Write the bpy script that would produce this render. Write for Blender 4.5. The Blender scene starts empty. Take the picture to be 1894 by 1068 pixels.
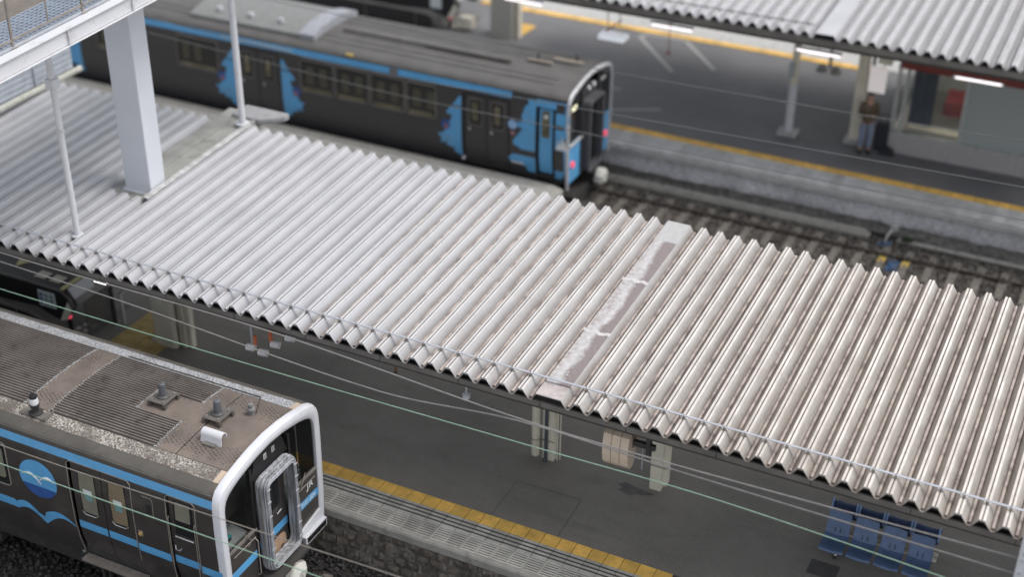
import bpy, bmesh, math, random
import numpy as np
from mathutils import Vector, Matrix
random.seed(7)
S = bpy.context.scene
COL = S.collection
PI = math.pi

# ------------------------------------------------------------------ camera, sky, sun, exposure
cd = bpy.data.cameras.new('camera'); cam = bpy.data.objects.new('camera', cd); COL.objects.link(cam)
cam.matrix_world = (Matrix.Translation((7.22769, -17.25673, 17.66468)) @ Matrix.Rotation(0.4452533, 4, 'Z')
                    @ Matrix.Rotation(1.0310550, 4, 'X') @ Matrix.Rotation(0.0118158, 4, 'Z'))
cd.sensor_width = 36.0; cd.lens = 36.0 * 2641.386 / 1894.0
cd.clip_start = 0.5; cd.clip_end = 600
cd.dof.use_dof = True; cd.dof.focus_distance = 23.6; cd.dof.aperture_fstop = 0.25
S.camera = cam

W = bpy.data.worlds.new('World'); S.world = W; W.use_nodes = True
nt = W.node_tree; nt.nodes.clear()
sky = nt.nodes.new('ShaderNodeTexSky'); sky.sky_type = 'NISHITA'; sky.sun_disc = False
sky.sun_elevation = math.radians(60); sky.sun_rotation = math.radians(70)
sky.dust_density = 3.0; sky.air_density = 1.0
hsv = nt.nodes.new('ShaderNodeHueSaturation'); hsv.inputs['Saturation'].default_value = 0.28
bgn = nt.nodes.new('ShaderNodeBackground'); bgn.inputs['Strength'].default_value = 0.15
wo = nt.nodes.new('ShaderNodeOutputWorld')
nt.links.new(sky.outputs[0], hsv.inputs['Color']); nt.links.new(hsv.outputs[0], bgn.inputs[0]); nt.links.new(bgn.outputs[0], wo.inputs[0])
sd = bpy.data.lights.new('sun', 'SUN'); sd.energy = 1.0; sd.angle = math.radians(26); sd.color = (1.0, 0.96, 0.9)
sun = bpy.data.objects.new('sun', sd); COL.objects.link(sun)
e, r = math.radians(60), math.radians(70)
sun.rotation_euler = Vector((math.cos(e)*math.sin(r), math.cos(e)*math.cos(r), math.sin(e))).to_track_quat('Z', 'Y').to_euler()
S.view_settings.view_transform = 'Standard'; S.view_settings.look = 'None'
S.view_settings.gamma = 1.0; S.view_settings.use_curve_mapping = False
S.view_settings.exposure = 0.55

# ------------------------------------------------------------------ materials
def nn(t, kind, **kw):
    n = t.nodes.new(kind)
    for k_, v_ in kw.items():
        if k_.startswith('_'): setattr(n, k_[1:], v_)
        else: n.inputs[k_.replace('__', ' ')].default_value = v_
    return n
def c4(c): return (c[0], c[1], c[2], 1.0)
def ramp(t, src, stops):
    rn = t.nodes.new('ShaderNodeValToRGB'); el = rn.color_ramp.elements
    while len(el) < len(stops): el.new(0.5)
    for e_, (p_, c_) in zip(el, stops):
        e_.position = p_; e_.color = c_ if isinstance(c_, tuple) and len(c_) == 4 else (c4(c_) if isinstance(c_, tuple) else (c_, c_, c_, 1))
    t.links.new(src, rn.inputs[0]); return rn.outputs[0]
def mixc(t, fac, a, b, mode='MIX'):
    m = t.nodes.new('ShaderNodeMix'); m.data_type = 'RGBA'; m.blend_type = mode
    for s_, v_ in ((m.inputs[0], fac), (m.inputs[6], a), (m.inputs[7], b)):
        if hasattr(v_, 'links') or hasattr(v_, 'is_linked'): t.links.new(v_, s_)
        elif isinstance(v_, tuple): s_.default_value = c4(v_)
        else: s_.default_value = v_
    return m.outputs[2]
def posn(t, scale=(1, 1, 1), rot=(0, 0, 0)):
    g = t.nodes.new('ShaderNodeNewGeometry'); m = t.nodes.new('ShaderNodeMapping')
    m.inputs['Scale'].default_value = scale; m.inputs['Rotation'].default_value = rot
    t.links.new(g.outputs['Position'], m.inputs[0]); return m.outputs[0]
def noise(t, vec, scale, detail=4, rough=0.55):
    n = nn(t, 'ShaderNodeTexNoise', Scale=scale, Detail=detail, Roughness=rough)
    t.links.new(vec, n.inputs['Vector']); return n.outputs[0]
def base(name, rough=0.6, metal=0.0):
    m = bpy.data.materials.new(name); m.use_nodes = True; t = m.node_tree
    b = t.nodes['Principled BSDF']; b.inputs['Roughness'].default_value = rough; b.inputs['Metallic'].default_value = metal
    return m, t, b
def bump(t, b, h, s, d=0.01):
    bn = t.nodes.new('ShaderNodeBump'); bn.inputs['Strength'].default_value = s; bn.inputs['Distance'].default_value = d
    t.links.new(h, bn.inputs['Height']); t.links.new(bn.outputs[0], b.inputs['Normal'])
def simple(name, col, rough=0.55, metal=0.0, var=0.15, sc=6.0, bmp=0.0, dirt=None, dsc=1.5, dlo=0.55, dhi=0.75):
    m, t, b = base(name, rough, metal)
    v = posn(t)
    c = ramp(t, noise(t, v, sc), [(0.3, tuple(x*(1-var) for x in col)), (0.7, tuple(min(1, x*(1+var)) for x in col))])
    if dirt is not None:
        f = ramp(t, noise(t, v, dsc, 6, 0.65), [(dlo, 0.0), (dhi, 1.0)])
        c = mixc(t, f, c, dirt)
    t.links.new(c, b.inputs['Base Color'])
    if bmp: bump(t, b, noise(t, v, sc*8, 3), bmp)
    return m
M = {}
M['asphalt'] = None
def asphalt(name, col, stain):
    m, t, b = base(name, 0.85)
    v = posn(t)
    n1 = ramp(t, noise(t, v, 0.35, 5, 0.6), [(0.3, tuple(x*0.8 for x in col)), (0.7, tuple(x*1.18 for x in col))])
    n2 = ramp(t, noise(t, v, 55, 2), [(0.3, 0.82), (0.75, 1.18)])
    c = mixc(t, 1.0, n1, n2, 'MULTIPLY')
    f = ramp(t, noise(t, posn(t, (.5, 1.6, 1)), 1.0, 7, 0.75), [(0.50, 0.0), (0.72, 0.75)])
    vr = nn(t, 'ShaderNodeTexVoronoi', Scale=1.9); t.links.new(posn(t), vr.inputs['Vector'])
    spot = ramp(t, vr.outputs['Distance'], [(0.025, 0.55), (0.06, 0.0)])
    n1 = mixc(t, spot, n1, tuple(min(1, x*1.7) for x in col))
    c = mixc(t, f, c, stain)
    t.links.new(c, b.inputs['Base Color']); bump(t, b, noise(t, v, 120, 2), 0.25, 0.004)
    return m
M['asphalt'] = asphalt('platform asphalt', (0.245, 0.229, 0.204), (0.17, 0.158, 0.142))
M['asphalt_far'] = asphalt('far platform asphalt', (0.17, 0.168, 0.172), (0.13, 0.128, 0.128))
M['conc'] = simple('aged concrete', (0.31, 0.30, 0.275), 0.85, var=0.2, sc=3, bmp=0.3, dirt=(0.09, 0.085, 0.075), dsc=3)
M['conc_light'] = simple('light concrete', (0.45, 0.45, 0.44), 0.8, var=0.15, sc=4, bmp=0.3, dirt=(0.16, 0.155, 0.15), dsc=5)
M['conc_slab'] = simple('stained concrete slab', (0.3, 0.3, 0.28), 0.8, var=0.2, sc=2, bmp=0.2, dirt=(0.15, 0.145, 0.125), dsc=2.2)
def tilemat(name, col, grime):
    m, t, b = base(name, 0.75)
    v = posn(t)
    oi = t.nodes.new('ShaderNodeObjectInfo')
    c = ramp(t, noise(t, v, 4, 5), [(0.3, tuple(x*0.8 for x in col)), (0.7, tuple(x*1.15 for x in col))])
    rr = ramp(t, oi.outputs['Random'], [(0.0, 0.82), (1.0, 1.12)])
    c = mixc(t, 1.0, c, rr, 'MULTIPLY')
    f = ramp(t, noise(t, v, 9, 6, 0.7), [(0.52, 0.0), (0.78, 0.75)])
    c = mixc(t, f, c, grime)
    t.links.new(c, b.inputs['Base Color']); bump(t, b, noise(t, v, 90, 2), 0.2, 0.003)
    return m
M['yellow'] = tilemat('yellow tactile', (0.86, 0.53, 0.12), (0.48, 0.30, 0.10))
M['slab'] = tilemat('pale slab', (0.50, 0.485, 0.44), (0.33, 0.31, 0.28))
M['groove'] = simple('dirty groove', (0.075, 0.07, 0.063), 0.9)
def stonemat():
    m, t, b = base('wall stone', 0.85)
    v = posn(t); oi = t.nodes.new('ShaderNodeObjectInfo')
    c = ramp(t, noise(t, v, 9, 5, 0.65), [(0.3, (0.04, 0.033, 0.028)), (0.7, (0.17, 0.145, 0.12))])
    c = mixc(t, 1.0, c, ramp(t, oi.outputs['Random'], [(0, 0.7), (1, 1.35)]), 'MULTIPLY')
    t.links.new(c, b.inputs['Base Color']); bump(t, b, noise(t, v, 40, 4), 0.6, 0.01); return m
M['stone'] = stonemat()
M['mortar'] = simple('mortar', (0.19, 0.175, 0.155), 0.9, var=0.5, sc=5, bmp=0.6, dirt=(0.07, 0.06, 0.055), dsc=3, dlo=0.45, dhi=0.6)
def ballast(name, lo, hi):
    m, t, b = base(name, 0.9)
    v = posn(t)
    vo = nn(t, 'ShaderNodeTexVoronoi', Scale=17.0); t.links.new(v, vo.inputs['Vector'])
    sep = t.nodes.new('ShaderNodeSeparateColor'); t.links.new(vo.outputs['Color'], sep.inputs[0])
    c = ramp(t, sep.outputs[0], [(0.0, lo), (0.75, tuple((a+b_)/2 for a, b_ in zip(lo, hi))), (1.0, hi)])
    c = mixc(t, 1.0, c, ramp(t, noise(t, v, 1.2, 3), [(0.35, 0.75), (0.7, 1.2)]), 'MULTIPLY')
    t.links.new(c, b.inputs['Base Color']); return m
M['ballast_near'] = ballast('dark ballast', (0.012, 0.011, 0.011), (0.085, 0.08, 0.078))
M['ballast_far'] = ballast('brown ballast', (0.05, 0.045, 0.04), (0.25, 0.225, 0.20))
M['bed'] = simple('ballast bed', (0.03, 0.028, 0.026), 0.95, bmp=0.4)
M['blue_stone'] = simple('blue marked ballast', (0.07, 0.17, 0.36), 0.8, var=0.3, sc=30)
M['rail'] = simple('rusty rail', (0.075, 0.062, 0.052), 0.55, 0.5, var=0.25, sc=12)
M['rail_top'] = simple('worn rail head', (0.16, 0.15, 0.14), 0.35, 0.8)
M['sleeper'] = simple('concrete sleeper', (0.165, 0.152, 0.132), 0.85, var=0.25, sc=7, bmp=0.3, dirt=(0.1, 0.09, 0.08), dsc=5)
M['yellow_paint'] = simple('yellow paint', (0.6, 0.42, 0.06), 0.7, dirt=(0.25, 0.2, 0.1), dsc=9)

def canopy_white(name, x0, x1, brown=(0.15, 0.125, 0.115), wr_=((0.43, 0.435, 0.46), (0.50, 0.505, 0.53)), br_=((0.34, 0.325, 0.305), (0.49, 0.47, 0.445)), grime=True):
    """white paint, grime grows towards +x, valleys darkened by grime and painted shade"""
    m, t, b = base(name, 0.42)
    g = t.nodes.new('ShaderNodeNewGeometry'); sep = t.nodes.new('ShaderNodeSeparateXYZ'); t.links.new(g.outputs['Position'], sep.inputs[0])
    tc = t.nodes.new('ShaderNodeTexCoord'); so = t.nodes.new('ShaderNodeSeparateXYZ'); t.links.new(tc.outputs['Object'], so.inputs[0])
    mr = nn(t, 'ShaderNodeMapRange'); t.links.new(sep.outputs[0], mr.inputs[0])
    mr.inputs[1].default_value = x0; mr.inputs[2].default_value = x1; mr.inputs[3].default_value = 0.0; mr.inputs[4].default_value = 1.0
    va = posn(t, (7, 0.9, 7)); vb = posn(t, (1, 1, 1)); vc = posn(t, (9, 2.2, 3), (0, 0, 0.3))
    white = ramp(t, noise(t, vb, 1.2, 4), [(0.3, wr_[0]), (0.7, wr_[1])])
    beige = ramp(t, noise(t, vc, 1.0, 6, 0.7), [(0.3, br_[0]), (0.7, br_[1])])
    c = mixc(t, mr.outputs[0], white, beige)
    oi = t.nodes.new('ShaderNodeObjectInfo')
    def jit(vec):
        a_ = t.nodes.new('ShaderNodeVectorMath'); a_.operation = 'ADD'; c_ = t.nodes.new('ShaderNodeCombineXYZ')
        q_ = t.nodes.new('ShaderNodeMath'); q_.operation = 'MULTIPLY'; q_.inputs[1].default_value = 37.0; t.links.new(oi.outputs['Random'], q_.inputs[0])
        t.links.new(q_.outputs[0], c_.inputs[1]); t.links.new(vec, a_.inputs[0]); t.links.new(c_.outputs[0], a_.inputs[1]); return a_.outputs[0]
    vs_ = posn(t, (4, 26, 4)); streak = noise(t, vs_, 1.0, 5, 0.7); va = jit(posn(t, (5, 0.5, 5))); vc = jit(vc)
    # mask for grime and painted shade low in the fold
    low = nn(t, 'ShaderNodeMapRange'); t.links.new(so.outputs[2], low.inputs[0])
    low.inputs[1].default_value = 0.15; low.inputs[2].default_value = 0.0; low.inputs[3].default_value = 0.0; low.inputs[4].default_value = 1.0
    av = t.nodes.new('ShaderNodeMath'); av.operation = 'MULTIPLY_ADD'; t.links.new(streak, av.inputs[0]); av.inputs[1].default_value = 0.28; hb_ = t.nodes.new('ShaderNodeMath'); hb_.operation = 'MULTIPLY'; t.links.new(noise(t, va, 1.0, 7, 0.72), hb_.inputs[0]); hb_.inputs[1].default_value = 0.80; t.links.new(hb_.outputs[0], av.inputs[2])
    n1 = ramp(t, av.outputs[0], [(0.48, 0.0), (0.60, 1.0)])
    mu = t.nodes.new('ShaderNodeMath'); mu.operation = 'MULTIPLY'; t.links.new(n1, mu.inputs[0]); t.links.new(low.outputs[0], mu.inputs[1])
    mr2 = nn(t, 'ShaderNodeMapRange'); t.links.new(mr.outputs[0], mr2.inputs[0]); mr2.inputs[3].default_value = 0.25; mr2.inputs[4].default_value = 0.95
    mu2 = t.nodes.new('ShaderNodeMath'); mu2.operation = 'MULTIPLY'; t.links.new(mu.outputs[0], mu2.inputs[0]); t.links.new(mr2.outputs[0], mu2.inputs[1])
    if grime:  # also switches on the painted valley shade
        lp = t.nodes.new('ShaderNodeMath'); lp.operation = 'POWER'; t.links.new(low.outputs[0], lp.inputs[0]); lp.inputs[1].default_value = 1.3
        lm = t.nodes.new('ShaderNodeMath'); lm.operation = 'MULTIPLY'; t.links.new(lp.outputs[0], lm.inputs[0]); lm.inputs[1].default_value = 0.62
        c = mixc(t, lm.outputs[0], c, mixc(t, mr.outputs[0], (0.155, 0.155, 0.165), (0.27, 0.235, 0.205)))  # soft shade of the fold valleys painted into the colour
        c = mixc(t, mu2.outputs[0], c, brown)
    bl = ramp(t, noise(t, jit(posn(t, (1.4, .8, 1.4))), 1.0, 6, 0.72), [(0.46, 0.0), (0.68, 0.62)])
    bm_ = t.nodes.new('ShaderNodeMath'); bm_.operation = 'MULTIPLY'; t.links.new(bl, bm_.inputs[0]); t.links.new(mr.outputs[0], bm_.inputs[1])
    c = mixc(t, bm_.outputs[0], c, (0.31, 0.27, 0.24))
    # scattered streaks and flakes
    n2 = ramp(t, noise(t, vc, 2.4, 8, 0.8), [(0.63, 0.0), (0.72, 1.0)])
    mu3 = t.nodes.new('ShaderNodeMath'); mu3.operation = 'MULTIPLY'; t.links.new(n2, mu3.inputs[0]); t.links.new(mr.outputs[0], mu3.inputs[1])
    mu4 = t.nodes.new('ShaderNodeMath'); mu4.operation = 'MULTIPLY'; t.links.new(mu3.outputs[0], mu4.inputs[0]); mu4.inputs[1].default_value = 0.75 if grime else 0.4
    c = mixc(t, mu4.outputs[0], c, (0.2, 0.175, 0.165))
    t.links.new(c, b.inputs['Base Color']); bump(t, b, noise(t, vc, 3, 5), 0.08, 0.01)
    return m
M['roof_white'] = canopy_white('canopy white paint', -5.5, 3.5)
M['roof_far'] = canopy_white('far canopy white paint', -2.0, 22.0)
M['valley'] = simple('weathered valley tube', (0.44, 0.38, 0.345), 0.6, var=0.2, sc=4, dirt=(0.20, 0.165, 0.15), dsc=3, dlo=0.45, dhi=0.65)
M['valley_clean'] = simple('painted valley tube', (0.50, 0.50, 0.51), 0.5)
M['dark_in'] = simple('dark opening', (0.012, 0.011, 0.011), 0.9)
M['panel_under'] = simple('grey underside', (0.05, 0.05, 0.052), 0.8)
def vinyl():
    m, t, b = base('peeling flashing', 0.35)
    v = posn(t, (1, 1, 1)); g = t.nodes.new('ShaderNodeTexCoord'); sp = t.nodes.new('ShaderNodeSeparateXYZ'); t.links.new(g.outputs['Object'], sp.inputs[0])
    w = noise(t, v, 3.0, 6, 0.7); wl = noise(t, posn(t, (.3, 1, 1)), .9, 2, 0.5)
    def math_(op, a, b_):
        n = t.nodes.new('ShaderNodeMath'); n.operation = op
        for k_, q in enumerate((a, b_)):
            if hasattr(q, 'is_linked'): t.links.new(q, n.inputs[k_])
            else: n.inputs[k_].default_value = q
        return n.outputs[0]
    pos_ = math_('ADD', math_('ADD', sp.outputs[0], math_('MULTIPLY', math_('SUBTRACT', w, .5), .22)), math_('MULTIPLY', math_('SUBTRACT', wl, .5), .35))
    brown = ramp(t, noise(t, posn(t, (30, 60, 30)), 1.0, 4), [(0.3, (0.17, 0.138, 0.132)), (0.7, (0.28, 0.24, 0.235))])
    wht = ramp(t, noise(t, v, 7, 6, 0.7), [(0.35, (0.40, 0.38, 0.375)), (0.6, (0.55, 0.54, 0.545))])
    mott = ramp(t, noise(t, v, 13, 6, 0.75), [(0.40, (0.30, 0.265, 0.255)), (0.56, (0.50, 0.475, 0.465))])
    c = mixc(t, ramp(t, pos_, [(0.16, 0.0), (0.27, 1.0)]), mott, wht)
    c = mixc(t, ramp(t, pos_, [(0.31, 0.0), (0.40, 1.0)]), c, brown)
    t.links.new(c, b.inputs['Base Color']); bump(t, b, w, 0.3, 0.02); return m
M['vinyl'] = vinyl()
M['steel_dark'] = simple('dark steel', (0.062, 0.06, 0.058), 0.6, 0.2, var=0.2, sc=2, dirt=(0.10, 0.07, 0.05), dsc=4, dlo=0.6, dhi=0.8)
M['steel_fascia'] = simple('grey fascia', (0.17, 0.158, 0.145), 0.6, 0.1, var=0.25, sc=1.5, dirt=(0.14, 0.11, 0.09), dsc=3, dlo=0.58, dhi=0.7)
M['galv'] = simple('galvanised steel', (0.52, 0.54, 0.58), 0.4, 0.5, var=0.12, sc=8)
M['galv_dull'] = simple('dull galvanised rod', (0.3, 0.27, 0.24), 0.5, 0.4, var=0.2, sc=8)
M['white_paint'] = simple('white paint', (0.62, 0.63, 0.66), 0.4, var=0.04, sc=2, dirt=(0.40, 0.39, 0.37), dsc=4, dlo=0.55, dhi=0.8)
M['white_col'] = simple('white column paint', (0.62, 0.64, 0.69), 0.5, var=0.03, sc=1.2)
M['cream'] = simple('cream paint', (0.74, 0.70, 0.58), 0.6, var=0.08, sc=3, dirt=(0.45, 0.38, 0.27), dsc=5, dlo=0.6, dhi=0.75)
M['beige_plastic'] = simple('beige plastic', (0.66, 0.54, 0.42), 0.45, var=0.05)
M['rust'] = simple('rusty steel', (0.20, 0.09, 0.05), 0.8, var=0.3, sc=20)
M['orange'] = simple('orange plastic', (0.7, 0.2, 0.09), 0.5)
M['blue_seat'] = simple('blue plastic seat', (0.115, 0.175, 0.31), 0.38, var=0.12, sc=7)
M['blue_seat_pale'] = simple('pale blue seat edge', (0.25, 0.38, 0.62), 0.4)
M['blue_dark'] = simple('dark blue seat back', (0.045, 0.07, 0.15), 0.5)
M['train'] = simple('dark brown train paint', (0.052, 0.047, 0.044), 0.33, 0.1, var=0.12, sc=3, dirt=(0.085, 0.078, 0.07), dsc=1.5, dlo=0.5, dhi=0.8)
M['train_far'] = simple('charcoal train paint', (0.048, 0.047, 0.05), 0.4, 0.0, var=0.08)
M['train_blue'] = simple('light blue livery', (0.105, 0.36, 0.66), 0.35, var=0.08, sc=4, dirt=(0.13, 0.30, 0.48), dsc=2)
M['navy'] = simple('navy livery', (0.03, 0.09, 0.30), 0.4)
M['cloudwhite'] = simple('white livery mark', (0.72, 0.74, 0.76), 0.5)
M['white_gloss'] = simple('glossy white frame', (0.62, 0.63, 0.67), 0.22, var=0.03)
M['silver'] = simple('silver frame', (0.55, 0.56, 0.58), 0.35, 0.3)
M['black'] = simple('black rubber', (0.012, 0.012, 0.013), 0.5)
M['chrome'] = simple('bright metal', (0.6, 0.6, 0.6), 0.25, 0.9)
M['roof_plain'] = simple('brown roof plate', (0.125, 0.108, 0.096), 0.7, var=0.2, sc=3, bmp=0.2, dirt=(0.09, 0.078, 0.07), dsc=2.5)
M['rib'] = simple('ribbed roof', (0.19, 0.166, 0.150), 0.6, 0.1, var=0.22, sc=2.0, dirt=(0.10, 0.082, 0.07), dsc=4, dlo=0.5, dhi=0.7)
M['roof_side'] = simple('roof shoulder', (0.095, 0.088, 0.078), 0.55, var=0.2, sc=2.5, dirt=(0.16, 0.15, 0.135), dsc=2, dlo=0.55, dhi=0.8)
M['far_roof'] = simple('grey far roof', (0.105, 0.101, 0.097), 0.65, var=0.15, sc=2)
def speckle(name, lo, hi, p0, p1):
    m, t, b = base(name, 0.8)
    v = posn(t)
    f = ramp(t, noise(t, v, 34, 3, 0.7), [(0.47, 0.0), (0.55, 1.0)])
    big = ramp(t, noise(t, v, 2.0, 6, 0.75), [(p0, 0.1), (p1, 1.0)])
    mu = t.nodes.new('ShaderNodeMath'); mu.operation = 'MULTIPLY'; t.links.new(f, mu.inputs[0]); t.links.new(big, mu.inputs[1])
    c = mixc(t, mu.outputs[0], lo, hi)
    t.links.new(c, b.inputs['Base Color']); bump(t, b, f, 0.4, 0.004); return m
M['speckle'] = speckle('beige speckled coating', (0.12, 0.10, 0.085), (0.50, 0.475, 0.435), 0.40, 0.56)
M['speckle_far'] = speckle('bluish speckled coating', (0.20, 0.20, 0.205), (0.50, 0.52, 0.55), 0.30, 0.5)
def sealant():
    m, t, b = base('white sealant bead', 0.8)
    f = ramp(t, noise(t, posn(t), 60, 3), [(0.42, 0.0), (0.5, 1.0)])
    t.links.new(mixc(t, f, (0.16, 0.15, 0.14), (0.72, 0.72, 0.72)), b.inputs['Base Color']); return m
M['sealant'] = sealant()
def dotted():
    m, t, b = base('dotted roof plate', 0.7)
    v = posn(t, (1, 1, 1), (0, 0, 0.5))
    vo = nn(t, 'ShaderNodeTexVoronoi', Scale=17.0, Randomness=0.25); t.links.new(v, vo.inputs['Vector'])
    f = ramp(t, vo.outputs['Distance'], [(0.24, 1.0), (0.34, 0.0)])
    k_ = ramp(t, noise(t, posn(t), 2.2, 3), [(0.34, 0.3), (0.5, 1.0)])
    mu = t.nodes.new('ShaderNodeMath'); mu.operation = 'MULTIPLY'; t.links.new(f, mu.inputs[0]); t.links.new(k_, mu.inputs[1])
    c = ramp(t, noise(t, posn(t), 1.6, 5, 0.65), [(0.3, (0.112, 0.092, 0.080)), (0.7, (0.205, 0.167, 0.142))])
    c = mixc(t, mu.outputs[0], c, (0.035, 0.03, 0.027))
    t.links.new(c, b.inputs['Base Color']); bump(t, b, f, -0.3, 0.004); return m
M['dotted'] = dotted()
def bellows():
    m, t, b = base('grey bellows film', 0.22)
    n1 = noise(t, posn(t, (14, 14, 2)), 1.0, 3, 0.5)
    t.links.new(ramp(t, n1, [(0.35, (0.20, 0.205, 0.215)), (0.5, (0.30, 0.31, 0.33)), (0.66, (0.46, 0.47, 0.5))]), b.inputs['Base Color'])
    bump(t, b, n1, 0.5, 0.02); return m
M['bellows'] = bellows()
def glass(name, tint, alpha, rough=0.04):
    m, t, b = base(name, rough)
    b.inputs['Base Color'].default_value = c4(tint); b.inputs['Alpha'].default_value = alpha
    b.inputs['Specular IOR Level'].default_value = 0.6
    return m
M['glass'] = glass('cab glass', (0.012, 0.013, 0.014), 0.22)
M['glass_dark'] = glass('dark train window', (0.015, 0.016, 0.017), 1.0, 0.08)
M['glass_room'] = glass('waiting room glass', (0.16, 0.18, 0.18), 0.22)
M['glass_room2'] = glass('frosted waiting room glass', (0.40, 0.44, 0.44), 0.9, 0.3)
M['glass_green'] = simple('window with pale blind', (0.20, 0.195, 0.155), 0.12, var=0.1)
M['glass_tan'] = simple('window with tan blind', (0.215, 0.175, 0.115), 0.12, var=0.1)
M['interior'] = simple('warm interior glimpse', (0.13, 0.115, 0.07), 0.6, var=0.5, sc=3)
M['desk'] = simple('cab desk', (0.45, 0.49, 0.49), 0.6)
M['cloth'] = simple('white cloth', (0.5, 0.5, 0.46), 0.8, var=0.1, sc=9, bmp=0.5)
M['dark_equipment'] = simple('dark underframe', (0.03, 0.029, 0.028), 0.8, var=0.3)
M['red_fascia'] = simple('dark red fascia', (0.22, 0.045, 0.035), 0.6)
M['red_bench'] = simple('red bench', (0.30, 0.04, 0.04), 0.6)
M['white_line'] = simple('worn white line', (0.38, 0.39, 0.37), 0.8, dirt=(0.16, 0.16, 0.15), dsc=6)
M['skin'] = simple('skin', (0.52, 0.30, 0.22), 0.6)
M['hair'] = simple('dark hair', (0.02, 0.018, 0.016), 0.6)
M['coat'] = simple('brown coat', (0.13, 0.095, 0.065), 0.85, var=0.25)
M['jeans'] = simple('pale jeans', (0.22, 0.26, 0.36), 0.8)
M['bag'] = simple('black fabric', (0.025, 0.026, 0.033), 0.7)
M['green_wire'] = simple('green coated wire', (0.24, 0.37, 0.28), 0.5)
M['grey_wire'] = simple('grey cable', (0.21, 0.20, 0.195), 0.5)
M['grey_wire_far'] = simple('far grey cable', (0.13, 0.135, 0.135), 0.5)
M['mesh_floor'] = simple('steel grating', (0.42, 0.47, 0.55), 0.4, 0.4)
M['stair_wall'] = simple('grey wall cladding', (0.42, 0.45, 0.50), 0.55)
M['sticker'] = simple('white sticker', (0.62, 0.66, 0.66), 0.5)
M['teal'] = simple('teal print', (0.14, 0.27, 0.28), 0.5)
M['tan'] = simple('tan plate', (0.40, 0.27, 0.18), 0.5)
M['yellow_sign'] = simple('yellow sign', (0.68, 0.64, 0.30), 0.6)
M['green_weed'] = simple('green weed leaves', (0.05, 0.09, 0.03), 0.8)
def plaster():
    m, t, b = base('mottled old plaster', 0.9)
    v = posn(t); v2 = posn(t, (1.0, 1.0, 2.5))
    c = ramp(t, noise(t, v2, 7, 9, 0.75), [(0.33, (0.20, 0.195, 0.195)), (0.45, (0.52, 0.52, 0.54)), (0.62, (0.78, 0.78, 0.80))])
    c = mixc(t, 1.0, c, ramp(t, noise(t, posn(t, (1, 1, .5)), 1.2, 4), [(0.3, 0.8), (0.7, 1.25)]), 'MULTIPLY')
    t.links.new(c, b.inputs['Base Color']); bump(t, b, noise(t, v, 22, 5), 0.6, 0.02); return m
M['plaster'] = plaster()
def emit(name, col, s):
    m, t, b = base(name, 0.4); b.inputs['Base Color'].default_value = c4(col)
    b.inputs['Emission Color'].default_value = c4(col); b.inputs['Emission Strength'].default_value = s; return m
M['tube_light'] = emit('lit fluorescent tube', (1.0, 0.93, 0.95), 1.1)
M['red_light'] = emit('red lamp', (0.8, 0.08, 0.12), 0.5)
M['small_white'] = emit('small white lamp', (1.0, 0.95, 0.95), 1.6)
M['screen'] = emit('lit display', (0.9, 0.9, 0.6), 0.5)

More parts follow.
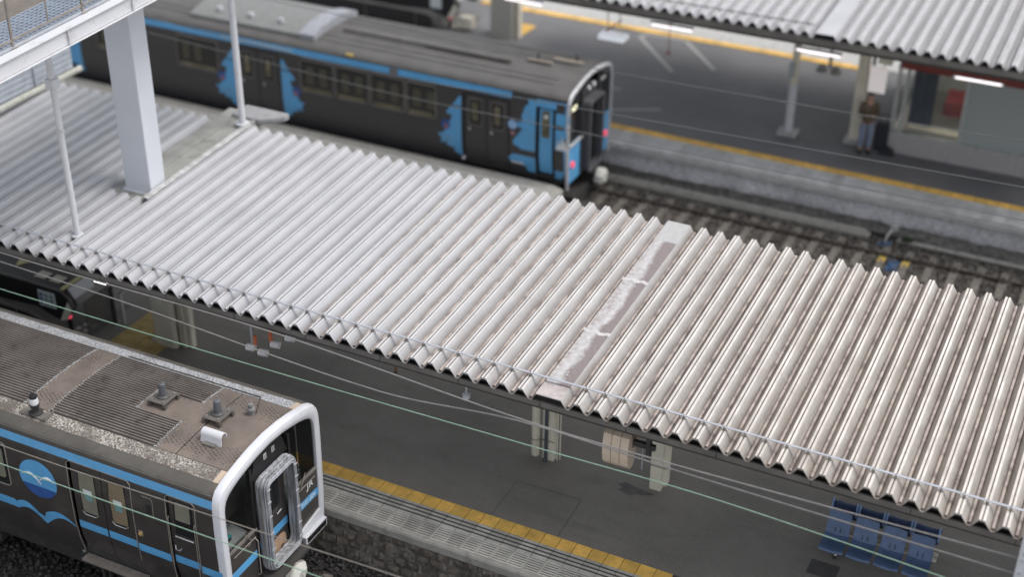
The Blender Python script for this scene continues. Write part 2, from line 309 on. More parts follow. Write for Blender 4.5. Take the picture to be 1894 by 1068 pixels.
# ------------------------------------------------------------------ geometry helpers
class MB:
    def __init__(s): s.v = []; s.f = []; s.m = []
    def add(s, vs, fs, mi=0):
        n = len(s.v); s.v += [tuple(p) for p in vs]; s.f += [tuple(i+n for i in f) for f in fs]; s.m += [mi]*len(fs); return s
    def box(s, x0, x1, y0, y1, z0, z1, mi=0):
        return s.add([(x0,y0,z0),(x1,y0,z0),(x1,y1,z0),(x0,y1,z0),(x0,y0,z1),(x1,y0,z1),(x1,y1,z1),(x0,y1,z1)],
                     [(0,3,2,1),(4,5,6,7),(0,1,5,4),(1,2,6,5),(2,3,7,6),(3,0,4,7)], mi)
    def prism(s, pts, axis, a, b, mi=0):
        """extrude a polygon along axis; pts are the other two coordinates in order"""
        def P(p, w): return {'x': (w, p[0], p[1]), 'y': (p[0], w, p[1]), 'z': (p[0], p[1], w)}[axis]
        n = len(pts)
        vs = [P(p, a) for p in pts] + [P(p, b) for p in pts]
        fs = [tuple(range(n))[::-1], tuple(range(n, 2*n))] + [(i, (i+1) % n, n+(i+1) % n, n+i) for i in range(n)]
        return s.add(vs, fs, mi)
    def tube(s, pts, r, n=8, mi=0, closed=False, cap=True):
        pts = [Vector(p) for p in pts]; N = len(pts); rings = []
        rs = r if isinstance(r, (list, tuple)) else [r]*N
        up0 = None
        for i, p in enumerate(pts):
            a = pts[(i-1) % N] if (i > 0 or closed) else p; c = pts[(i+1) % N] if (i < N-1 or closed) else p
            d = (c-a).normalized()
            if up0 is None or abs(d.dot(up0)) > 0.98: up0 = Vector((0, 0, 1)) if abs(d.z) < 0.9 else Vector((0, 1, 0))
            u = d.cross(up0).normalized(); w = u.cross(d).normalized(); up0 = w
            rings.append([p + rs[i]*(math.cos(2*PI*k/n)*u + math.sin(2*PI*k/n)*w) for k in range(n)])
        vs = [q for rg in rings for q in rg]; fs = []
        for i in range(N if closed else N-1):
            j = (i+1) % N
            for k in range(n):
                fs.append((i*n+k, i*n+(k+1) % n, j*n+(k+1) % n, j*n+k))
        if cap and not closed: fs += [tuple(range(n))[::-1], tuple((N-1)*n+k for k in range(n))]
        return s.add(vs, fs, mi)
    def cyl(s, x, y, z0, z1, r, n=16, r1=None, mi=0): return s.tube([(x, y, z0), (x, y, z1)], [r, r if r1 is None else r1], n, mi)
    def lathe(s, prof, c=(0, 0, 0), n=16, mi=0):
        vs = []; fs = []
        for (r_, z_) in prof: vs += [(c[0]+r_*math.cos(2*PI*k/n), c[1]+r_*math.sin(2*PI*k/n), c[2]+z_) for k in range(n)]
        for i in range(len(prof)-1):
            for k in range(n): fs.append((i*n+k, i*n+(k+1) % n, (i+1)*n+(k+1) % n, (i+1)*n+k))
        fs += [tuple(range(n))[::-1], tuple((len(prof)-1)*n+k for k in range(n))]
        return s.add(vs, fs, mi)
    def sheet(s, rows, th=None, mi=0):
        """grid of points (rows of equal length); th = thickness vector -> closed slab"""
        R_ = len(rows); Cn = len(rows[0]); top = [tuple(p) for r_ in rows for p in r_]
        fs = [(i*Cn+j, i*Cn+j+1, (i+1)*Cn+j+1, (i+1)*Cn+j) for i in range(R_-1) for j in range(Cn-1)]
        if th is None: return s.add(top, fs, mi)
        n = len(top); bot = [tuple(Vector(p)-Vector(th)) for p in top]
        fs2 = [tuple(q+n for q in f[::-1]) for f in fs]
        edge = [i for i in range(Cn)] + [i*Cn+Cn-1 for i in range(1, R_)] + [(R_-1)*Cn+j for j in range(Cn-2, -1, -1)] + [i*Cn for i in range(R_-2, 0, -1)]
        fs3 = [(edge[(i+1) % len(edge)], edge[i], edge[i]+n, edge[(i+1) % len(edge)]+n) for i in range(len(edge))]
        return s.add(top+bot, fs+fs2+fs3, mi)
    def mesh(s, name, mats, smooth=False):
        me = bpy.data.meshes.new(name); me.from_pydata(s.v, [], s.f)
        for m_ in (mats if isinstance(mats, (list, tuple)) else [mats]): me.materials.append(m_)
        if any(s.m): me.polygons.foreach_set('material_index', s.m)
        bm = bmesh.new(); bm.from_mesh(me); bmesh.ops.recalc_face_normals(bm, faces=bm.faces); bm.to_mesh(me); bm.free()
        if smooth:
            me.polygons.foreach_set('use_smooth', [True]*len(me.polygons))
            me.set_sharp_from_angle(angle=math.radians(35))
        me.update(); return me
def link(name, me, parent=None, loc=(0, 0, 0), rot=(0, 0, 0)):
    o = bpy.data.objects.new(name, me); COL.objects.link(o); o.location = loc; o.rotation_euler = rot
    if parent is not None: o.parent = parent
    return o
def part(name, mb, mat, parent=None, smooth=False, loc=(0, 0, 0), rot=(0, 0, 0), bevel=0):
    me = mb.mesh(name, mat, smooth)
    o = link(name, me, parent, loc, rot)
    if bevel:
        md = o.modifiers.new('bevel', 'BEVEL'); md.width = bevel; md.segments = 2; md.limit_method = 'ANGLE'
    return o
def tag(o, label, cat, group=None, kind=None):
    o['label'] = label; o['category'] = cat
    if group: o['group'] = group
    if kind: o['kind'] = kind
    return o
def struct(o, kind='structure'): o['kind'] = kind; return o
def empty(name, label, cat, loc=(0, 0, 0), group=None, rz=0):
    o = bpy.data.objects.new(name, None); COL.objects.link(o); o.location = loc; o.rotation_euler = (0, 0, rz)
    o.empty_display_size = 0.2
    return tag(o, label, cat, group)
def copy_tree(o, parent=None):
    c = o.copy(); COL.objects.link(c)
    if parent is not None: c.parent = parent
    for ch in o.children: copy_tree(ch, c)
    return c
def text_part(name, txt, size, mat, parent, mw, ext=0.002, xs=1.0):
    cu = bpy.data.curves.new('t', 'FONT'); cu.body = txt; cu.size = size; cu.extrude = ext; cu.align_x = 'CENTER'; cu.align_y = 'CENTER'
    to = bpy.data.objects.new('t', cu); COL.objects.link(to)
    bpy.context.view_layer.update()
    me = bpy.data.meshes.new_from_object(to); bpy.data.objects.remove(to); bpy.data.curves.remove(cu)
    me.transform(mw @ Matrix.Diagonal((xs, 1, 1, 1))); me.materials.clear(); me.materials.append(mat)
    return link(name, me, parent)
def rounded(u0, u1, z0, z1, r, n=5):
    P = []
    for (cu_, cz_, a0) in ((u1-r, z0+r, -PI/2), (u1-r, z1-r, 0), (u0+r, z1-r, PI/2), (u0+r, z0+r, PI)):
        for k in range(n+1):
            a = a0 + PI/2*k/n; P.append((cu_+r*math.cos(a), cz_+r*math.sin(a)))
    return P
def stones(name, xr, yr, z, n, smin, smax, mat, seed=1, parent=None, amp=0.02):
    rng = np.random.default_rng(seed)
    ph = (1+5**.5)/2
    iv = np.array([(-1,ph,0),(1,ph,0),(-1,-ph,0),(1,-ph,0),(0,-1,ph),(0,1,ph),(0,-1,-ph),(0,1,-ph),(ph,0,-1),(ph,0,1),(-ph,0,-1),(-ph,0,1)], float)/1.9
    it = np.array([(0,11,5),(0,5,1),(0,1,7),(0,7,10),(0,10,11),(1,5,9),(5,11,4),(11,10,2),(10,7,6),(7,1,8),(3,9,4),(3,4,2),(3,2,6),(3,6,8),(3,8,9),(4,9,5),(2,4,11),(6,2,10),(8,6,7),(9,8,1)])
    c = np.stack([rng.uniform(*xr, n), rng.uniform(*yr, n), z + rng.uniform(-amp, amp, n)], 1)
    s_ = rng.uniform(smin, smax, (n, 1, 1))*rng.uniform(0.6, 1.25, (n, 1, 3))
    v = iv[None]*(1+rng.uniform(-0.28, 0.28, (n, 12, 1)))*s_
    a = rng.uniform(0, 2*PI, n); ca, sa = np.cos(a), np.sin(a)
    x = v[:, :, 0]*ca[:, None]-v[:, :, 1]*sa[:, None]; y = v[:, :, 0]*sa[:, None]+v[:, :, 1]*ca[:, None]
    v[:, :, 0] = x; v[:, :, 1] = y; v += c[:, None, :]
    f = (it[None]+12*np.arange(n)[:, None, None]).reshape(-1)
    me = bpy.data.meshes.new(name); me.vertices.add(12*n); me.vertices.foreach_set('co', v.reshape(-1))
    me.loops.add(60*n); me.loops.foreach_set('vertex_index', f.astype(np.int32))
    me.polygons.add(20*n); me.polygons.foreach_set('loop_start', np.arange(0, 60*n, 3, dtype=np.int32))
    me.update(calc_edges=True); me.materials.append(mat)
    o = link(name, me, parent); return o

# ------------------------------------------------------------------ ground, platforms
struct(part('ground', MB().box(-150, 150, -120, 220, -0.6, -0.12), M['bed']))
struct(part('track_bed', MB().box(-40, 30, -9.0, -0.62, -0.119, -0.085), M['bed']))
struct(part('far_track_bed', MB().box(-40, 30, 13.0, 16.3, -0.125, -0.115), M['bed']))
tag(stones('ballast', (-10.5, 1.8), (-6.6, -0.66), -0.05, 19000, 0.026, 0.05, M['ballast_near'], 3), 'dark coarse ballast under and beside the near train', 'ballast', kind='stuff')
tag(stones('ballast', (-7.5, 8.5), (13.05, 16.15), -0.085, 22000, 0.024, 0.042, M['ballast_far'], 5), 'brown ballast between the rails of the empty far track', 'ballast', kind='stuff')
tag(stones('painted_ballast', (2.33, 2.62), (14.35, 15.0), -0.05, 60, 0.018, 0.03, M['blue_stone'], 8), 'patch of ballast sprayed blue between the two yellow marked sleepers', 'marked ballast', kind='stuff')
tag(stones('painted_ballast', (1.9, 2.2), (15.55, 15.85), -0.04, 22, 0.018, 0.03, M['blue_stone'], 9), 'small patch of ballast sprayed blue beyond the far rail beside the platform wall', 'marked ballast', kind='stuff')

struct(part('bounce_ground', MB().box(-150, 150, -120, -9.0, -0.119, -0.02), simple('pale bounce ground', (0.5, 0.49, 0.47), 0.9)))  # unseen pale ground, added to bounce light under the canopy
# island platform
ip = struct(part('island_platform', MB().box(-40, 30, -0.36, 12.0, 0.85, 0.992), M['asphalt']))
wl = part('platform_body', MB().box(-40, 30, -0.58, 12.0, -0.12, 0.85), M['mortar'], ip)
part('edge_coping', MB().box(-40, 30, -0.62, -0.365, 0.851, 0.995), M['conc'], ip)
# rough stones of the platform wall, one by one
smesh = []
for q in range(6):
    mb = MB(); g = []
    for j in range(5):
        row = []
        for i in range(6):
            ed = (i in (0, 5)) or (j in (0, 4))
            row.append(((i/5-.5)*0.27+random.uniform(-.014, .014), (0.0 if ed else -random.uniform(.02, .055)), (j/4-.5)*0.2+random.uniform(-.012, .012)))
        g.append(row)
    mb.sheet(g, (0, -0.05, 0)); smesh.append(mb.mesh('stone', M['stone'], True))
for c_ in range(4):
    for i in range(24):
        x = -5.0 + i*0.3 + (c_ % 2)*0.15
        o = link('stone', smesh[random.randrange(6)], wl, (x+random.uniform(-.03, .03), -0.585, 0.745-c_*0.225+random.uniform(-.015, .015)), (0, random.uniform(-.05, .05), 0))
        o.scale = (random.uniform(.74, 1.03), 1, random.uniform(.74, 1.02))
# tactile tiles and slabs
def tactile(size=0.286, nd=5, h=0.006):
    mb = MB(); mb.box(0, size, 0, size, -0.02, 0.0)
    for i in range(nd):
        for j in range(nd):
            cx_, cy_ = size*(i+.5)/nd, size*(j+.5)/nd; r_ = size/nd*0.30
            a = [(cx_+r_*math.cos(k*PI/3), cy_+r_*math.sin(k*PI/3), 0.0) for k in range(6)]
            b_ = [(cx_+r_*.6*math.cos(k*PI/3), cy_+r_*.6*math.sin(k*PI/3), h) for k in range(6)]
            mb.add(a+b_, [(6,7,8,9,10,11)]+[(k, (k+1) % 6, 6+(k+1) % 6, 6+k) for k in range(6)])
    return mb
tme = tactile().mesh('tactile_tile', M['yellow'])
upper = MB()      # slab with three open grooves along the edge
upper.box(0, .286, 0, .345, -.03, -.012, 1)
for (a, b_) in ((.0, .055), (.103, .150), (.198, .245), (.293, .345)): upper.box(0, .286, a, b_, -.012, 0)
ume = upper.mesh('paving_slab', [M['slab'], M['groove']])
lower = MB(); lower.box(0, .286, 0, .385, -.03, -.012, 1)
lower.box(0, .286, .345, .385, -.012, 0); lower.box(0, .286, 0, .035, -.012, 0); lower.box(0, .012, .035, .345, -.012, 0); lower.box(.274, .286, .035, .345, -.012, 0)
for k_ in range(5): lower.box(.012, .274, .062+k_*.058, .092+k_*.058, -.012, 0)
lme = lower.mesh('grooved_slab', [M['slab'], M['groove']])
part('tile_bed', MB().box(-40, 30, -0.364, 0.55, 0.9915, 0.9935), M['groove'], ip)
XT = -1.168*2/3
for i in range(-24, 9):
    x = XT - 0.045 + i*0.2975
    if x < -8.2: continue
    link('tactile_tile', tme, ip, (x, 0.245, 1.012+random.uniform(-.0015, .0015)))
    link('paving_slab', ume, ip, (x, -0.108, 1.012+random.uniform(-.002, .002)))
    link('grooved_slab', lme, ip, (x, -0.50, 1.012+random.uniform(-.002, .002)))
part('coping_top', MB().box(-40, 30, -0.60, -0.505, 0.996, 1.011), M['conc'], ip)
# asphalt patch seams
sm = MB()
for (a, b_) in (((-1.64, .56), (-1.64, 1.64)), ((-1.64, 1.64), (-.35, 1.66)), ((-.35, 1.64), (-.33, .56))):
    dx, dy = b_[0]-a[0], b_[1]-a[1]; L_ = math.hypot(dx, dy); nx, ny = -dy/L_*.007, dx/L_*.007
    sm.add([(a[0]+nx, a[1]+ny, .9955), (b_[0]+nx, b_[1]+ny, .9955), (b_[0]-nx, b_[1]-ny, .9955), (a[0]-nx, a[1]-ny, .9955)], [(0, 1, 2, 3)])
part('patch_seam', sm, simple('patch joint', (.12, .115, .105), .9), ip)
part('ground_hatch', MB().box(3.85, 4.35, 1.62, 2.0, .9925, .9965), simple('dark hatch', (.085, .082, .078), .8), ip)
pm = MB(); pp = []
for k_ in range(26):
    a = 2*PI*k_/26; rr_ = 1+.28*math.sin(3*a+1)+.12*math.sin(7*a)
    pp.append((.38+.30*rr_*math.cos(a), 2.36+.13*rr_*math.sin(a), .9958))
pm.add(pp, [tuple(range(26))]); part('dark_patch', pm, simple('dark asphalt', (0.10, 0.094, 0.086), 0.45, var=.3, sc=6), ip)  # lobed dark blotch on the asphalt
tme2 = tme.copy(); tme2.materials[0] = tilemat('shaded yellow tactile', (0.50, 0.37, 0.14), (0.3, 0.23, 0.11))  # dimmer copy of the tile yellow, canopy shade put into its colour
# tactile path to the escalator
for i in range(4):
    for j in range(5): link('tactile_tile', tme2, ip, (-11.42+i*.2975, 1.85+j*.2975, 1.012))
# far strip of the island beyond the canopy, with its stepped end
part('far_edge', MB().prism([(-40, 12.0), (-5.72, 12.0), (-5.72, 12.86), (-6.1, 13.02), (-40, 13.02)], 'z', 0.86, 1.0), M['conc'], ip)
part('far_edge_wall', MB().box(-40, -5.9, 12.0, 12.9, -.12, .859), M['mortar'], ip)
part('edge_board', MB().box(-40, -6.3, 12.5, 12.56, 1.0, 1.035), M['conc_light'], ip)
part('track_plate', MB().prism([(-5.7, 12.3), (-4.6, 13.0), (-5.2, 13.7), (-6.6, 13.2), (-6.6, 12.3)], 'z', .25, .42), M['steel_dark'], ip)

# far platform
fp = struct(part('far_platform', MB().box(-40, 30, 16.10, 26.0, 0.87, 0.992), M['asphalt_far']))
part('platform_body', MB().box(-40, 30, 16.42, 26.0, -0.12, 0.40), M['plaster'], fp)
pw = MB(); rows = []
rng = random.Random(4)
for j in range(7):
    z = .30 + j*.57/6; rows.append([(-20+i*.25, 16.15+.018*rng.uniform(-1, 1)+(.03 if j < 1 else 0), z+(rng.uniform(-.02, .02) if j == 0 else 0)) for i in range(150)])
pw.sheet(rows, (0, -0.25, 0)); part('plaster_face', pw, M['plaster'], fp, True)
part('edge_coping', MB().box(-40, 30, 16.02, 16.099, .86, .985), M['conc_light'], fp)
rk = MB(); rows = []
for j in range(5): rows.append([(-20+i*.3, 16.36+.02*rng.uniform(-1, 1), -.1+j*.13) for i in range(120)])
rk.sheet(rows, (0, -0.05, 0)); part('lower_wall', rk, simple('dark lower wall', (0.34, 0.32, 0.295), .9, var=.4, sc=6, bmp=.5), fp)
sl3 = MB(); sl3.box(0, .294, 0, .88, -.03, -.012, 1)
for (a, b_) in ((0, .2), (.21, .30), (.32, .41), (.43, .52), (.54, .63), (.65, .88)): sl3.box(0, .294, a, b_, -.012, 0)
s3 = sl3.mesh('paving_slab', [tilemat('far pale slab', (0.52, 0.52, 0.51), (0.36, 0.36, 0.36)), M['groove']])
for i in range(66):
    x = -12.5+i*.2975
    link('tactile_tile', tme, fp, (x, 17.0, 1.012)); link('paving_slab', s3, fp, (x, 16.11, 1.012))
part('tile_bed', MB().box(-40, 30, 16.11, 17.31, 0.9925, 0.9935), M['groove'], fp)
for i in range(45): link('tactile_tile', tme, fp, (-14+i*.2975, 24.45, 1.012))
part('far_edge_slab', MB().box(-40, 30, 24.76, 25.8, .993, 1.006), M['conc_light'], fp)
for i in range(3):
    for j in range(4): link('tactile_tile', tme, fp, (-12.3+i*.3+j*.02, 22.1+j*.2975, 1.012))
def line_on(a, b_, w=.06, z=1.0):
    a = Vector((*a, z)); b_ = Vector((*b_, z)); d = (b_-a).normalized(); n = Vector((-d.y, d.x, 0))*w
    return MB().add([a+n, b_+n, b_-n, a-n, a+n-Vector((0,0,.004)), b_+n-Vector((0,0,.004)), b_-n-Vector((0,0,.004)), a-n-Vector((0,0,.004))], [(0,1,2,3),(0,4,5,1),(1,5,6,2),(2,6,7,3),(3,7,4,0)])
for a, b_ in (((-7.98, 23.97), (-6.03, 21.67)), ((-6.53, 24.3), (-4.91, 22.38)), ((-8.0, 24.0), (-7.8, 24.3)), ((-7.8, 24.3), (-6.6, 24.35)), ((-7.9, 19.5), (-6.9, 19.7)), ((-7.6, 17.6), (-5.3, 18.83))):
    part('painted_line', line_on(a, b_), M['white_line'], fp)

# track
def track(name, y0, x0, x1, sx, z=0.0):
    t = part(name, MB().box(x0, x1, y0-.3, y0+.3, -.16, -.112), M['bed']); struct(t)
    for yy in (y0-.5335, y0+.5335):
        pr_ = [(yy-.062, -.15+z+.03), (yy+.062, -.12+z), (yy+.062, -.108+z), (yy+.012, -.09+z), (yy+.012, -.04+z), (yy+.032, -.03+z), (yy+.032, 0+z), (yy-.032, 0+z), (yy-.032, -.03+z), (yy-.012, -.04+z), (yy-.012, -.09+z), (yy-.062, -.108+z)]
        part('rail', MB().prism(pr_, 'x', x0, x1), M['rail'], t)
    return t
tr = track('railway_track', 14.60, -40, 30, 0)
sb = MB(); sb.prism([(-.115, -.10), (.115, -.10), (.085, .02), (-.085, .02)], 'y', -1.0, 1.0)
sbm = sb.mesh('sleeper', M['sleeper'])
cl = MB(); cl.box(-.06, .06, -.12, .12, .02, .05); cl.cyl(0, -.08, .04, .075, .02, 8); cl.cyl(0, .08, .04, .075, .02, 8)
clm = cl.mesh('rail_clip', M['rail'])
for i in range(26):
    x = 2.16-0.585*15+i*.585
    o = link('sleeper', sbm, tr, (x, 14.6, -.055), (0, 0, 0))
    for yy in (-.5335, .5335): link('rail_clip', clm, o, (0, yy, 0))
for i, x in enumerate((2.16, 2.745)):
    mb = MB(); mb.box(x-.08, x+.08, 14.92, 15.02, -.034, -.030); mb.box(x-.08, x-.04, 14.72, 14.92, -.034, -.030); mb.box(x+.03, x+.08, 14.78, 14.92, -.034, -.030)
    part('yellow_marking', mb, M['yellow_paint'], tr)
nt_ = track('near_railway_track', -2.11, -40, 30, 0)
for i in range(16): link('sleeper', sbm, nt_, (-7+i*.585, -2.11, -.055))
# cable trough and kerb by the far platform wall
ct = struct(part('cable_trough', MB().box(-40, 1.6, 15.78, 16.02, -.04, .05), M['conc']))
for i in range(38): part('trough_lid', MB().box(-6.5+i*.4, -6.11+i*.4, 15.86, 16.10, .051, .085), M['conc'], ct) if i < 20 else None
for i in range(12): part('trough_lid', MB().box(2.3+i*.5, 2.785+i*.5, 15.88, 16.08, -.02, .03), M['conc'], ct)
wd = MB()
for k_ in range(140):
    a = random.uniform(0, 2*PI); r_ = random.uniform(0, .16); x, y, z = 2.55+r_*math.cos(a), 15.95+r_*.6*math.sin(a), random.uniform(0, .14)
    d = Vector((random.uniform(-1, 1), random.uniform(-1, 1), random.uniform(.1, 1))).normalized()*.05; n = d.cross(Vector((random.random(), random.random(), .3))).normalized()*.016
    p = Vector((x, y, z)); wd.add([p-n, p+d*.5-n*1.6, p+d, p+d*.5+n*1.6], [(0, 1, 2, 3)])
tag(part('weed', wd, M['green_weed']), 'small green weed at the foot of the far platform wall', 'weed')
bxj = empty('signal_pipe_stand', 'pale bent cable pipe standing beside the far rail near the weed', 'cable pipe', (2.05, 15.75, 0))
part('pipe', MB().tube([(0, 0, 0), (0, 0, .12), (.05, .1, .25), (.12, .2, .30)], .03, 8), M['conc_light'], bxj)
part('junction_box', MB().box(.05, .22, .15, .28, .26, .40), M['conc_light'], bxj)

# ------------------------------------------------------------------ island canopy
P = 1/3.0
SL = math.atan(0.0460)
def vpanel(length, th=.008, lap=None):
    top = [(0, 0), (.024, 0), (.119, .142), (.118, .160), (.156, .162), (.159, .148), (.174, .148), (.177, .162), (.215, .160), (.214, .142), (.309, 0), (P, 0)]
    bot = [(P, -th), (.303, -th), (.209, .134), (.124, .134), (.030, -th), (0, -th)]
    mb = MB(); pts = top+bot; n = len(pts)
    cuts = [(0, 0), (length, 0)] if lap is None else [(0, .005), (lap, .005), (lap+.004, 0), (length, 0)]
    vs = []; fs = []; mi = []
    for y, dz in cuts:
        vs += [(p[0]+(.0006 if p[0] == 0 else -.0006 if p[0] == P else 0), y, p[1]+(dz if k_ < 12 else 0)) for k_, p in enumerate(pts)]
    for c_ in range(len(cuts)-1):
        for i in range(n):
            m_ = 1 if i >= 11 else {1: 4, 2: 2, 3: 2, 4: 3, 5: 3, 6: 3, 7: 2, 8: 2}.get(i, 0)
            fs.append((c_*n+i, c_*n+(i+1) % n, (c_+1)*n+(i+1) % n, (c_+1)*n+i)); mi.append(m_)
    mb.v = vs; mb.f = fs; mb.m = mi
    for o_ in (0, (len(cuts)-1)*n):
        for q in [(0, 1, 16, 17), (1, 2, 15, 16), (2, 3, 4, 5), (2, 5, 6, 9), (6, 7, 8, 9), (9, 10, 13, 14), (10, 11, 12, 13), (2, 9, 14, 15)]:
            mb.f.append(tuple(k+o_ for k in q)); mb.m.append(0)
    return mb
canopy = empty('platform_canopy', 'long white folded metal canopy roof over the island platform in the middle', 'canopy roof', (0, 0, 4.2))
W1 = 6.069
M['seam_cap'] = canopy_white('seam cap paint', -5.5, 3.5, (0.3, 0.26, 0.24), ((0.50, 0.505, 0.53), (0.58, 0.585, 0.6)), ((0.55, 0.50, 0.45), (0.80, 0.745, 0.68)), False)
M['shade_side'] = canopy_white('shaded fold side', -4.5, 2.5, (0.15, 0.125, 0.115), ((0.38, 0.385, 0.41), (0.45, 0.455, 0.48)), ((0.33, 0.285, 0.245), (0.45, 0.395, 0.34)))  # shade and warm bounce of the -x fold faces painted in as tan
M['seam_gap'] = simple('seam groove', (0.17, 0.16, 0.155), 0.8)
PM = [M['roof_white'], M['panel_under'], M['seam_cap'], M['seam_gap'], M['shade_side']]
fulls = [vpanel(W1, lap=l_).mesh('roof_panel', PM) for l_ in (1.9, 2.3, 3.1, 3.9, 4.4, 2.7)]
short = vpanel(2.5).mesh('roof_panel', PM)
tb = MB()
def hollow(mb, r, ri, y0, y1, n=10, x=0, z=0):
    vs = []
    for (rr_, yy) in ((r, y1), (r, y0), (ri, y0), (ri, y0+.12)): vs += [(x+rr_*math.cos(2*PI*k/n), yy, z+rr_*math.sin(2*PI*k/n)) for k in range(n)]
    fs = []; 
    for i in range(3):
        for k in range(n): fs.append((i*n+k, i*n+(k+1) % n, (i+1)*n+(k+1) % n, (i+1)*n+k))
    mb.add(vs, fs, 0); mb.add([vs[3*n+k] for k in range(n)], [tuple(range(n))], 1)
hollow(tb, .026, .019, .035, W1-.03)
tbf = tb.mesh('valley_tube', [M['valley'], M['dark_in']], True)
tb2 = MB(); hollow(tb2, .026, .019, .035, 2.45); tbs = tb2.mesh('valley_tube', [M['valley'], M['dark_in']], True)
tbw = tb.mesh('valley_tube', [M['valley_clean'], M['dark_in']], True)
cl_end = MB(); cl_end.prism([(.03, 0.002), (.123, .13), (.209, .13), (.303, 0.002)], 'y', .10, .112)
cend = cl_end.mesh('end_closure', M['dark_in'])
for i in range(-48, 45):
    if i in (-2, -1): continue
    is_short = i in (-34, -33, -32)
    o = link('roof_panel', short if is_short else random.choice(fulls), canopy, (i*P, 0, random.uniform(0, .003)), (SL, 0, 0))
    o.rotation_euler = (SL, 0, 0)
    link('end_closure', cend, o)
    link('valley_tube', tbs if is_short else (tbf if i > -16 else tbw), o, (0, 0, .024))
# wide flat piece
wp = MB()
fl = [(0, 0), (.024, 0), (.105, .15), (.555, .15), (.642, 0), (2*P, 0), (2*P, -.008), (.637, -.008), (.548, .14), (.112, .14), (.028, -.008), (0, -.008)]
wp.prism(fl, 'y', 0, W1)
wo_ = part('flashing_panel', wp, M['roof_white'], canopy, loc=(-2*P, 0, 0), rot=(SL, 0, 0)); wo_['label'] = 'wide flat flashing with peeling brown film'
part('end_closure', MB().prism([(.03, .002), (.11, .128), (.55, .128), (.636, .002)], 'y', .06, .075), M['dark_in'], wo_)
link('valley_tube', tbf, wo_, (0, 0, .024))
part('film', MB().sheet([[(.105, y, .1505), (.33, y, .1530), (.555, y, .1505)] for y in (.37, 2.0, 3.8, 5.3)], (0, 0, .002)), M['vinyl'], wo_)
fk = MB()
for k_ in range(60):
    y = random.uniform(.5, 5.2); x = .30+.05*math.sin(y*2.1)+random.uniform(-.05, .05); d = random.uniform(.01, .03)
    fk.add([(x, y, .1545), (x+d, y+random.uniform(-.02, .04), .1545+random.uniform(.003, .012)), (x+d*.6, y+.05, .156), (x-d*.3, y+.03, .1545)], [(0, 1, 2, 3)])
struct(part('loose_flake', fk, simple('pale loose flake', (.5, .485, .48), .5), wo_), 'stuff')
for yy in (1.95, 3.75):
    mb = MB(); rows = []
    for j in range(4):
        rows.append([(.085+.49*k_/8, yy+j*.03+.025*math.sin(k_*1.7+yy), .154+.014*math.sin(PI*j/3)+.004*random.random()) for k_ in range(9)])
    mb.sheet(rows, (0, 0, .012)); part('lap_seam', mb, simple('pale lap seam', (.55, .53, .53), .5, var=.15, sc=12), wo_, True)
part('end_sheet', MB().sheet([[(.10+.46*a/4, W1-.78+.05*random.random(), .153) for a in range(5)], [(.10+.46*a/4, W1-.01, .154) for a in range(5)]], (0, 0, .003)), M['roof_white'], wo_)
part('end_sheet', MB().sheet([[(.105+.45*a/4, .01, .154) for a in range(5)], [(.105+.45*a/4, .36+.02*math.sin(a*3), .157) for a in range(5)]], (0, 0, .003)), simple('pink stained flashing', (.46, .41, .40), .3, var=.25, sc=7), wo_)
# wires of the support rail
rail_y, rail_h = .38, .225
tanz = math.tan(SL)*rail_y
gr = MB(); gr.box(-16.2, 15.0, rail_y-.022, rail_y+.022, rail_h+tanz, rail_h+tanz+.007); gr.box(-16.2, 15.0, rail_y+.016, rail_y+.022, rail_h+tanz-.035, rail_h+tanz)
part('snow_guard_rail', gr, M['galv'], canopy)
bk = MB(); bk.box(-.022, .022, -.022, .022, -.07, 0); bk.cyl(0, 0, -.03, .018, .011, 6)
bk.tube([(0, -.01, -.05), (-.12, -.05, -.19)], .0024, 4); bk.tube([(0, -.01, -.05), (.12, -.05, -.19)], .0024, 4)
bkm = bk.mesh('rail_bracket', M['galv_dull'])
for i in range(-48, 44):
    if i in (-2, -1): continue
    link('rail_bracket', bkm, canopy, ((i+.5)*P, rail_y, rail_h+tanz))
# fascia and supporting steel
fs_ = MB(); fs_.box(-16.2, 15.0, .03, .075, -.115, -.012)
part('fascia', fs_, M['steel_fascia'], canopy)
for k_ in range(20): part('fascia_joint', MB().box(-15.5+k_*1.5, -15.485+k_*1.5, .024, .029, -.115, -.012), M['steel_dark'], canopy)
part('gutter_lip', MB().box(-16.2, 15.0, .10, .30, -.20, -.13), M['steel_dark'], canopy)
part('rear_fascia', MB().box(-16.2, 15.0, 5.95, 6.03, .10, .28), M['steel_fascia'], canopy)
for yy in (1.2, 2.6, 4.2, 5.6): part('purlin', MB().box(-16.2, 15.0, yy, yy+.1, -.12+yy*.0489, -.015+yy*.0489), M['steel_dark'], canopy)
for x in (-15, -10.6, -1.5, .8, 5.6, 10.5): part('crossbeam', MB().box(x, x+.12, .3, 5.9, -.32, -.13), M['steel_dark'], canopy)
